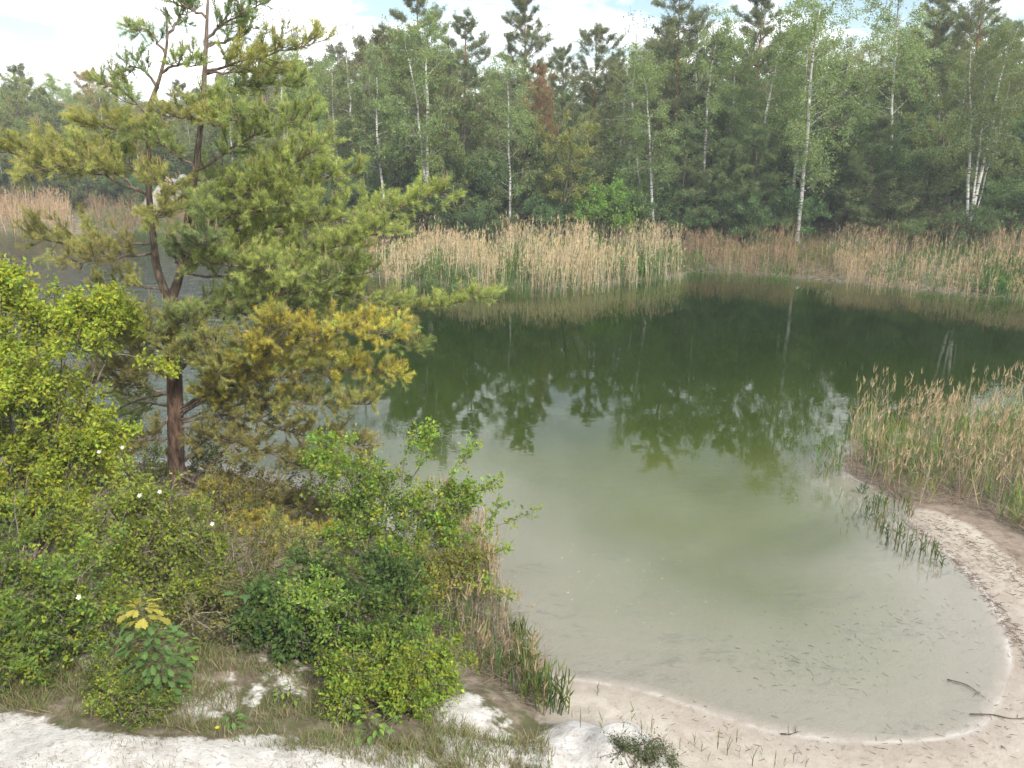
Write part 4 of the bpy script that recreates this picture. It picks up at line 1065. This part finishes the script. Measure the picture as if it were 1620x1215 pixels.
# ------------------------------------------------------------------ bushes of the near bank
def lump_shrub(name, label, cat, root, lumps, leaf, dens, col, seed, arms=(), flowers=(), ratio=0.62, vary=0.18, bark=(0.20, 0.165, 0.135), tipcol=None):
    r = np.random.default_rng(seed)
    o = thing(name, tuple(root), label, cat)
    st, br, cr = MB(), MB(), MB(); tw = []; tws = []
    LT = []
    for c, rad in lumps:
        n_before = len(tw); lump_k = r.uniform(0.62, 1.15)
        c = np.array(c) - root
        for _ in range(3):
            a = np.array([r.normal() * .08, r.normal() * .08, -0.05]); e = c + r.normal(size=3) * rad * 0.35
            mid = a * 0.45 + e * 0.55 + np.array([0, 0, 0.12]) * np.linalg.norm(e) * 0.5 + r.normal(size=3) * 0.08
            pts = spline([a, mid, e], 6); L = np.linalg.norm(e)
            st.tube(pts, np.linspace(0.010 + 0.004 * L, 0.005, len(pts)), 5, np.array(bark) * r.uniform(0.7, 1.2))
        for _ in range(4):                      # loose shoots standing out of the mass
            d = norm(r.normal(size=3) + np.array([0, 0, 0.7]))
            sh = walk(c + d * rad * 0.5, d, rad * r.uniform(0.7, 1.25), 5, -0.3, 0.45, r)
            br.tube(sh, np.linspace(0.006, 0.002, 6), 4, np.array(bark) * 1.1)
            for _ in range(int(16 * dens * (0.5 + rad))):
                q0, dd = along(sh, 0.1 + 0.9 * r.random())
                tw.append((q0, q0 + side_dir(dd, r.uniform(0, 6.28), r.uniform(0.4, 1.1)) * r.uniform(0.05, 0.16)))
        nbr = int(26 * (0.5 + rad))
        for _ in range(nbr):
            d = norm(r.normal(size=3) + np.array([0, 0, 0.35]))
            s0 = c + r.normal(size=3) * rad * 0.22
            lp = walk(s0, d, rad * r.uniform(0.55, 1.22), 4, -0.25, 0.35, r)
            br.tube(lp, np.linspace(0.007, 0.003, 5), 4, np.array(bark) * r.uniform(0.8, 1.5))
            nt = int(9 * dens * (0.5 + rad))
            for _ in range(nt):
                q0, dd = along(lp, 0.15 + 0.85 * r.random())
                e = side_dir(dd, r.uniform(0, 6.28), r.uniform(0.4, 1.3))
                tw.append((q0, q0 + e * r.uniform(0.08, 0.26)))
        LT += [lump_k] * (len(tw) - n_before)
    for px_pts in arms:
        pts = spline([np.array(p) - root for p in px_pts], 6)
        st.tube(pts, np.linspace(0.010, 0.003, len(pts)), 5, bark)
        for _ in range(int(26 * dens)):
            q0, dd = along(pts, 0.25 + 0.75 * r.random())
            e = side_dir(dd, r.uniform(0, 6.28), r.uniform(0.3, 1.2)); tw.append((q0, q0 + e * r.uniform(0.06, 0.22)))
    for q0, q1 in tw[::3]:
        br.tube(np.array([q0, q1]), [0.003, 0.0015], 3, np.array(bark) * 1.2)
    P, D = sample_twigs(tw, 9, r, 0.1)
    P = P + r.normal(size=P.shape) * leaf * 0.5
    D = norm(D * 0.5 + r.normal(size=P.shape) * 0.75 + np.array([0, 0, 0.05]))
    sz = leaf * r.uniform(0.4, 1.4, len(P))
    LT += [1.1] * (len(tw) - len(LT))
    per_tw = np.repeat(np.array(LT) * r.uniform(0.65, 1.3, len(tw)), 9)[:, None]
    C = tint(col, len(P), r, vary, 0.14) * per_tw
    if tipcol is not None:
        k = np.repeat(r.random(len(tw)) < 0.22, 9); C[k] = tint(tipcol, k.sum(), r, 0.15, 0.1)
    cr.leaves(P, D, sz, sz * ratio, np.clip(C, 0, .8), r)
    link("stems", st.mesh("stems", M_BARK, True), o)
    link("branches", br.mesh("twigs", M_BARK), o, "stuff")
    link("crown", cr.mesh("foliage", M_LEAF), o, "stuff")
    for f in flowers:
        fm = MB(); f = np.array(f) - root; nrm = norm(np.array([0.1, -0.8, 0.6])); a = norm(np.cross(nrm, UP)); b = np.cross(nrm, a)
        for j in range(5):
            th = j * 1.2566 + 0.3
            u = a * math.cos(th) + b * math.sin(th); v = np.cross(nrm, u)
            fm.add([f, f + u * 0.0158 - v * 0.0101 + nrm * .006, f + u * 0.0259 - v * 0.0072 + nrm * .010, f + u * 0.0259 + v * 0.0072 + nrm * .010, f + u * 0.0158 + v * 0.0101 + nrm * .006], np.array([[0, 1, 2, 3, 4]]), (0.80, 0.78, 0.74))
        link("flower", fm.mesh("flower", M_LEAF), o)
    return o
YG, MG, DG = (0.31, 0.37, 0.045), (0.18, 0.265, 0.05), (0.065, 0.105, 0.028)
root = Q(50, 880, 0.0)
lump_shrub("hawthorn_bush", "tall bright yellow-green bush at the left edge beside the pine", "bush", root,
    [(A(5, 455, 11.2), .42), (A(-40, 520, 11), .8), (A(75, 512, 11.3), .50), (A(140, 515, 11.4), .42), (A(45, 600, 10.8), .75), (A(-40, 670, 10.4), .8), (A(110, 660, 10.9), .6), (A(60, 740, 10.4), .6), (A(155, 705, 10.7), .40), (A(0, 800, 9.9), .62), (A(95, 800, 10.1), .45), (A(190, 500, 11.8), .35)],
    0.060, 1.7, YG, 201, arms=[(A(190, 560, 11.2), A(240, 570, 11.2), A(275, 585, 11.2)), (A(120, 480, 11.3), A(155, 468, 11.3), A(165, 470, 11.3))], flowers=[A(194, 708, 10.2), A(157, 715, 10.2)], tipcol=(0.38, 0.42, 0.04))
root = Q(60, 1040, 0.0)
lump_shrub("rose_bush", "tangled green rose bush with grey twigs in the lower left corner", "bush", root,
    [(Q(-30, 985, .65), .55), (Q(50, 950, .75), .50), (Q(125, 930, .8), .45), (Q(30, 1045, .35), .30), (Q(95, 985, .5), .38), (Q(160, 985, .45), .30), (Q(0, 880, 1.1), .45)], 0.050, 1.1, MG, 202,
    arms=[(Q(60, 900, .9), Q(130, 880, .95), Q(190, 930, .6)), (Q(100, 880, 1.), Q(170, 890, .9), Q(230, 950, .5))], flowers=[Q(125, 945, 1.15)], tipcol=YG)
root = Q(250, 930, 0.0)
lump_shrub("rose_bush", "leggy yellow-green rose bush with white flowers below the pine trunk", "bush", root,
    [(Q(150, 830, 1.1), .42), (Q(215, 800, 1.2), .42), (Q(265, 815, 1.1), .38), (Q(310, 860, .9), .36), (Q(240, 880, .8), .38), (Q(190, 870, .9), .36), (Q(330, 910, .55), .28), (Q(280, 940, .5), .30), (Q(210, 960, .5), .32)], 0.048, 1.0, (0.25, 0.30, 0.05), 203,
    arms=[(Q(260, 800, 1.1), Q(300, 790, 1.15), Q(345, 820, 1.0))], flowers=[Q(221, 784, 1.75), Q(253, 778, 1.7), Q(336, 829, 1.35)], tipcol=YG)
root = Q(600, 930, 0.0)
lump_shrub("buckthorn_bush", "airy bush with arching shoots reaching out over the water", "bush", root,
    [(A(555, 770, 11.0), .42), (A(600, 800, 10.9), .45), (A(660, 810, 11.1), .36), (A(700, 845, 11.0), .34), (A(560, 860, 10.6), .45), (A(640, 880, 10.6), .40), (A(520, 720, 11.3), .30), (A(730, 790, 11.2), .22)], 0.056, 1.0, (0.21, 0.32, 0.05), 204,
    arms=[(A(635, 830, 11), A(638, 740, 11.1), A(655, 690, 11.1), A(690, 672, 11.1)), (A(700, 830, 11), A(770, 835, 11), A(842, 812, 11)), (A(700, 800, 11.1), A(760, 775, 11.2), A(790, 755, 11.2)), (A(720, 860, 10.8), A(760, 880, 10.8), A(800, 868, 10.8)),
          (A(690, 780, 11.1), A(725, 740, 11.2), A(745, 705, 11.2)), (A(700, 850, 11), A(750, 845, 11), A(795, 795, 11)), (A(650, 760, 11), A(675, 720, 11), A(680, 690, 11)), (A(690, 900, 10.4), A(750, 910, 10.3), A(805, 938, 10.2))], tipcol=(0.33, 0.38, 0.045))
root = Q(470, 1000, 0.0)
lump_shrub("elder_bush", "dark green bush in the shade under the golden pine bough", "bush", root,
    [(Q(440, 960, .45), .32), (Q(505, 930, .65), .42), (Q(470, 1010, .3), .28), (Q(560, 960, .6), .42), (Q(620, 930, .65), .40), (Q(400, 990, .28), .25)], 0.065, 1.0, (0.12, 0.20, 0.05), 205)
root = Q(590, 1035, 0.0)
lump_shrub("dogwood_bush", "mid-green rounded bush in the middle of the near bank", "bush", root,
    [(Q(500, 960, .75), .34), (Q(545, 985, .6), .38), (Q(600, 1000, .5), .38), (Q(655, 975, .55), .34), (Q(650, 1030, .35), .30), (Q(570, 1035, .35), .28)], 0.050, 1.1, (0.21, 0.31, 0.055), 206)
root = Q(620, 1110, 0.0)
lump_shrub("spindle_bush", "low bright green bush at the front right of the near bank", "bush", root,
    [(Q(560, 1065, .45), .26), (Q(610, 1070, .4), .28), (Q(660, 1075, .35), .27), (Q(700, 1045, .4), .22), (Q(550, 1110, .2), .18), (Q(640, 1110, .2), .20), (Q(690, 1085, .25), .18)], 0.044, 1.05, (0.26, 0.36, 0.05), 207, tipcol=(0.34, 0.38, 0.045))
root = Q(235, 1130, 0.0)
lump_shrub("privet_bush", "small low bush left of the oak sapling above the sand track", "bush", root,
    [(Q(180, 1105, .2), .17), (Q(225, 1115, .18), .18), (Q(165, 1065, .25), .14), (Q(255, 1110, .15), .13), (Q(200, 1070, .25), .16)], 0.030, 1.6, (0.19, 0.25, 0.05), 208, tipcol=YG)
root = Q(710, 950, 0.0)
lump_shrub("willow_bush", "thin olive-yellow bush above the brown reeds at the water's edge", "bush", root,
    [(Q(670, 905, .55), .30), (Q(725, 900, .55), .28), (Q(690, 940, .4), .25)], 0.044, 1.0, (0.30, 0.31, 0.06), 209, arms=[(Q(690, 930, .4), Q(750, 930, .5), Q(805, 940, .5))])

root = A(200, 745, 14.6); root[2] = gz(root[0], root[1])
lump_shrub("thicket", "olive thicket along the water behind the pine trunk, left side", "bush", root,
    [(A(60, 690, 14.4), .55), (A(130, 700, 14.4), .50), (A(200, 690, 14.6), .45), (A(230, 740, 14), .45), (A(150, 760, 13.6), .5), (A(320, 735, 14.2), .42)], 0.055, 0.8, (0.20, 0.23, 0.07), 211)
root = A(430, 790, 13.2); root[2] = gz(root[0], root[1])
lump_shrub("thicket", "brownish thicket of fine twigs right of the pine trunk at the waterside", "bush", root,
    [(A(370, 760, 13.0), .42), (A(430, 780, 12.8), .45), (A(490, 790, 12.4), .40), (A(350, 810, 12.2), .40), (A(540, 800, 12.0), .30)], 0.042, 0.75, (0.25, 0.235, 0.08), 212, bark=(0.24, 0.19, 0.15))
root = Q(370, 930, 0)
lump_shrub("brushwood", "dense olive-brown brushwood between the rose bush and the golden bough", "bush", root,
    [(Q(345, 850, .8), .36), (Q(390, 920, .5), .34), (Q(340, 930, .5), .32), (Q(300, 985, .3), .26), (Q(360, 985, .3), .26), (Q(420, 860, .8), .34), (Q(480, 880, .75), .34)], 0.036, 0.7, (0.22, 0.23, 0.07), 213, bark=(0.25, 0.20, 0.155))
# ------------------------------------------------------------------ saplings with leaves that can be told apart
def leaf_mesh(name, outline, col):
    mbx = MB(); P = np.array(outline, float)
    V = np.column_stack([P[:, 0], P[:, 1], -0.35 * P[:, 1] ** 2 + 0.25 * np.abs(P[:, 0])])
    n = len(V); c = np.array([[0, 0.45, -0.05]])
    F = np.array([[n, i, (i + 1) % n] for i in range(n)])
    mbx.add(np.vstack([V, c]), F, col)
    return mbx.mesh(name, M_LEAF)
half = [(0, 0), (.05, .10), (.13, .16), (.10, .26), (.22, .36), (.14, .45), (.30, .58), (.20, .68), (.27, .82), (.12, .88), (0, 1.0)]
oak_o = half + [(-x, y) for x, y in half[-2:0:-1]]
mh = [(0, 0), (.10, .06), (.34, .02), (.27, .16), (.52, .34), (.33, .42), (.38, .62), (.20, .55), (.13, .72), (0, 1.0)]
maple_o = mh + [(-x, y) for x, y in mh[-2:0:-1]]
oh = [(0, 0), (.14, .12), (.24, .32), (.25, .52), (.17, .75), (0, 1.0)]
oval_o = oh + [(-x, y) for x, y in oh[-2:0:-1]]
def sapling(name, label, cat, basep, h, n, mesh_lo, mesh_hi, size, seed, spread, hi=0.8, lean=(0, 0), stems=1, lo=0.2):
    r = np.random.default_rng(seed); o = thing(name, tuple(basep), label, cat)
    paths = []
    for s in range(stems):
        sp = r.normal(size=2) * 0.25 if stems > 1 else np.zeros(2)
        pts = walk((0, 0, -0.03), (lean[0] + sp[0], lean[1] + sp[1], 1), h * (1 if s == 0 else r.uniform(.6, 1)), 8, 0.05, 0.15, r); paths.append(pts)
        t = MB(); t.tube(pts, np.linspace(0.010, 0.003, 9), 6, (0.14, 0.115, 0.085)); link("stem", t.mesh("sapling_stem", M_BARK, True), o)
    for i in range(n):
        s = lo + (1 - lo) * (i + r.random()) / n
        pts = paths[i % stems]; p, _ = along(pts, min(s, .999))
        az = i * 2.4 + r.normal() * 0.3; q = (s - lo) / (1 - lo)
        reach = spread * (0.25 + 0.9 * math.sin(math.pi * min(0.95, 0.2 + 0.7 * q))) * r.uniform(0.2, 1.0)
        out = np.array([math.cos(az), math.sin(az), 0.25])
        pos = p + out * reach
        if reach > 0.03:
            t = MB(); t.tube(np.array([p, p * .5 + pos * .5 + UP * 0.01, pos]), [0.0035, 0.003, 0.002], 3, (0.16, 0.15, 0.07)); link("petiole", t.mesh("petiole", M_BARK), o)
        me = mesh_hi if q > hi else mesh_lo
        lf = link("leaf", me, o); lf.location = pos
        k = size * r.uniform(0.7, 1.2); lf.scale = (k, k, k)
        lf.rotation_euler = (r.uniform(-0.5, 0.45), r.normal() * 0.35, az - math.pi / 2)
        c = r.uniform(0.75, 1.25); lf.color = (c, c, c, 1)
    return o
oakg = leaf_mesh("oak_leaf_green", oak_o, (0.12, 0.21, 0.06)); oaky = leaf_mesh("oak_leaf_yellow", oak_o, (0.44, 0.39, 0.08))
oakl = leaf_mesh("oak_leaf_fresh", oak_o, (0.19, 0.30, 0.05))
map_ = leaf_mesh("maple_leaf", maple_o, (0.11, 0.22, 0.07)); ovl = leaf_mesh("oval_leaf", oval_o, (0.15, 0.27, 0.07)); ovy = leaf_mesh("oval_leaf_fresh", oval_o, (0.24, 0.36, 0.06))
sapling("oak_sapling", "oak sapling with yellow top leaves standing above the sand track", "sapling", Q(262, 1118, 0), 1.30, 190, oakg, oaky, 0.12, 301, 0.24, hi=0.84, lo=0.15, lean=(0.07, 0))
sapling("oak_sapling", "small green oak shoot at the foot of the yellow-topped oak sapling", "sapling", Q(290, 1060, 0), 0.45, 34, oakl, oakl, 0.09, 302, 0.14)
sapling("seedling", "small dark green seedling alone on the bare bank by the sand track", "sapling", Q(374, 1150, 0), 0.20, 26, ovl, ovl, 0.075, 303, 0.085, stems=3)
sapling("maple_sapling", "maple sapling with large dark lobed leaves under the pine", "sapling", Q(425, 1010, 0), 0.75, 60, map_, map_, 0.125, 304, 0.30, stems=3)
sapling("broadleaf_sapling", "bright broad-leaved shoot below the low bright bush at the track", "sapling", Q(590, 1165, 0), 0.34, 44, ovl, ovy, 0.085, 305, 0.20, stems=4, hi=0.6)
sapling("broadleaf_sapling", "pale green broad-leaved shoot in the grass right of the small seedling", "sapling", Q(455, 1110, 0), 0.26, 26, ovy, ovy, 0.065, 306, 0.15, stems=3)
# creeping clump by the white mound, yellow flower, beach shoots
root = Q(1010, 1188, 0.0)
lump_shrub("creeping_clump", "low dark green creeping clump beside the white sand mound", "plant", root, [(Q(985, 1185, .03), .07), (Q(1010, 1190, .03), .09), (Q(1035, 1195, .03), .08), (Q(1060, 1203, .02), .05)], 0.018, 1.2, (0.075, 0.12, 0.03), 210)
yf = thing("dandelion", tuple(Q(346, 1166, 0)), "tiny yellow flower at the edge of the sand track", "flower")
t = MB(); t.tube(np.array([[0, 0, -.01], [.005, 0, .05], [0, 0, .10]]), [.003, .0025, .002], 4, (0.10, 0.15, 0.04)); link("stem", t.mesh("flower_stem", M_GRASS), yf)
t = MB(); a_ = np.arange(14) * 6.283 / 14
t.add(np.vstack([[[0, 0, .10]], np.column_stack([np.cos(a_) * .022, np.sin(a_) * .022, .112 + .004 * (np.arange(14) % 2)])]), np.array([[0, i + 1, (i + 1) % 14 + 1] for i in range(14)]), (0.75, 0.60, 0.03)); link("petals", t.mesh("flower_head", M_LEAF), yf)
sr = np.random.default_rng(400)
shoot_m = []
for v in range(4):
    t = MB(); nb = 5
    B = np.tile([[0, 0, -0.01]], (nb, 1)) + np.column_stack([np.zeros((nb, 2)), np.linspace(0, 0.16, nb)])
    T = B + np.column_stack([sr.normal(size=(nb, 2)) * 0.028, sr.uniform(0.09, 0.20, nb)])
    t.blades(B, T, 0.010, tint((0.16, 0.19, 0.07), nb, sr), sr, 0.15); shoot_m.append(t.mesh("reed_shoot", M_GRASS))
for px, py in [(905, 1135), (918, 1150), (930, 1128), (952, 1155), (985, 1160), (1000, 1140), (1015, 1165), (1030, 1160), (1075, 1185), (1098, 1180), (1110, 1190), (1135, 1185), (1150, 1195), (1165, 1175), (1170, 1200), (1205, 1195), (1190, 1212), (1240, 1212), (1255, 1205), (1275, 1214), (945, 1100), (1065, 1205), (1120, 1208), (1225, 1214), (880, 1110)]:
    p = Q(px, py, 0); o = link("reed_shoot", shoot_m[sr.integers(4)])
    o.location = tuple(p); k = sr.uniform(0.55, 1.15); o.scale = (k, k, k * sr.uniform(.8, 1.2)); o.rotation_euler = (0, 0, sr.uniform(0, 6.28))
    o["label"] = "small lone green reed shoot on the damp sand by the white mound"; o["category"] = "reed"; o["group"] = "reed shoots on the near beach"
# a bleached feathery stalk, twigs lying on the wet sand
t = MB(); p0, p1 = Q(812, 1010, 0), A(862, 934, 9.6)
t.tube(spline([p0, p0 * .5 + p1 * .5 + np.array([-.06, 0, .05]), p1], 6), np.linspace(.004, .0015, 13), 4, (0.46, 0.40, 0.30))
bb = np.repeat((p0 * .35 + p1 * .65)[None], 30, 0); t.blades(bb, bb + sr.normal(size=(30, 3)) * .05, .004, tint((0.45, 0.38, 0.27), 30, sr), sr, .2)
o = link("dry_stalk", t.mesh("dry_stalk", M_GRASS)); o["label"] = "single bleached grass stalk leaning over the shallow water"; o["category"] = "stalk"
for pts, lb in [([(1535, 1131), (1570, 1132), (1600, 1138), (1640, 1138)], "long dark twig lying across the waterline on the right"), ([(1498, 1076), (1530, 1085), (1548, 1100)], "short crooked twig under the shallow water at the right"), ([(1235, 1162), (1250, 1163), (1262, 1158)], "small dark stick on the foam line at the bottom")]:
    t = MB(); q = [Q(a, b, 0.0) + np.array([0, 0, .012]) for a, b in pts]
    pp = spline(q, 4); t.tube(pp, np.linspace(.010, .003, len(pp)), 5, (0.11, 0.085, 0.065))
    for j in range(4):
        q0, dd = along(pp, sr.uniform(.2, .9)); t.tube(np.array([q0, q0 + norm(dd + sr.normal(size=3) * [.7, .7, .1]) * .12]), [.004, .002], 3, (0.11, 0.085, 0.065))
    o = link("twig", t.mesh("twig", M_BARK)); o["label"] = lb; o["category"] = "twig"
t = MB(); nf = 70
fp = np.array([G(x, y, 0.004) for x, y in zip(sr.normal(985, 75, nf), sr.normal(915, 35, nf))])
t.leaves(fp, np.column_stack([sr.normal(size=(nf, 2)), np.zeros(nf)]), 0.018 * sr.uniform(.5, 1.5, nf), 0.014, np.tile([[.75, .74, .70]], (nf, 1)), sr, 0.05)
o = link("floating_fluff", t.mesh("floating_fluff", M_LEAF), kind="stuff"); o["label"] = "white specks of seed fluff floating on the cove"

# ------------------------------------------------------------------ scattering volume added to lift the far wood's darks
mbh = MB(); hx0, hx1, hy0, hy1, hz0, hz1 = -1000, 1000, -400, 1000, -6, 22
mbh.add([(hx0, hy0, hz0), (hx1, hy0, hz0), (hx1, hy1, hz0), (hx0, hy1, hz0), (hx0, hy0, hz1), (hx1, hy0, hz1), (hx1, hy1, hz1), (hx0, hy1, hz1)],
        np.array([[3, 2, 1, 0], [4, 5, 6, 7], [0, 1, 5, 4], [1, 2, 6, 5], [2, 3, 7, 6], [3, 0, 4, 7]]), (1, 1, 1))
hm_, hnt, hout = nodes("veil_air")
hv = N(hnt, "VolumePrincipled"); hv.inputs["Color"].default_value = (0.88, 0.95, 1.0, 1); hv.inputs["Density"].default_value = 0.0011
hnt.links.new(hv.outputs[0], hout.inputs[1])
hz = link("added_veil", mbh.mesh("added_veil", hm_), kind="stuff"); hz["label"] = "thin pale summer haze in the air over the pond"
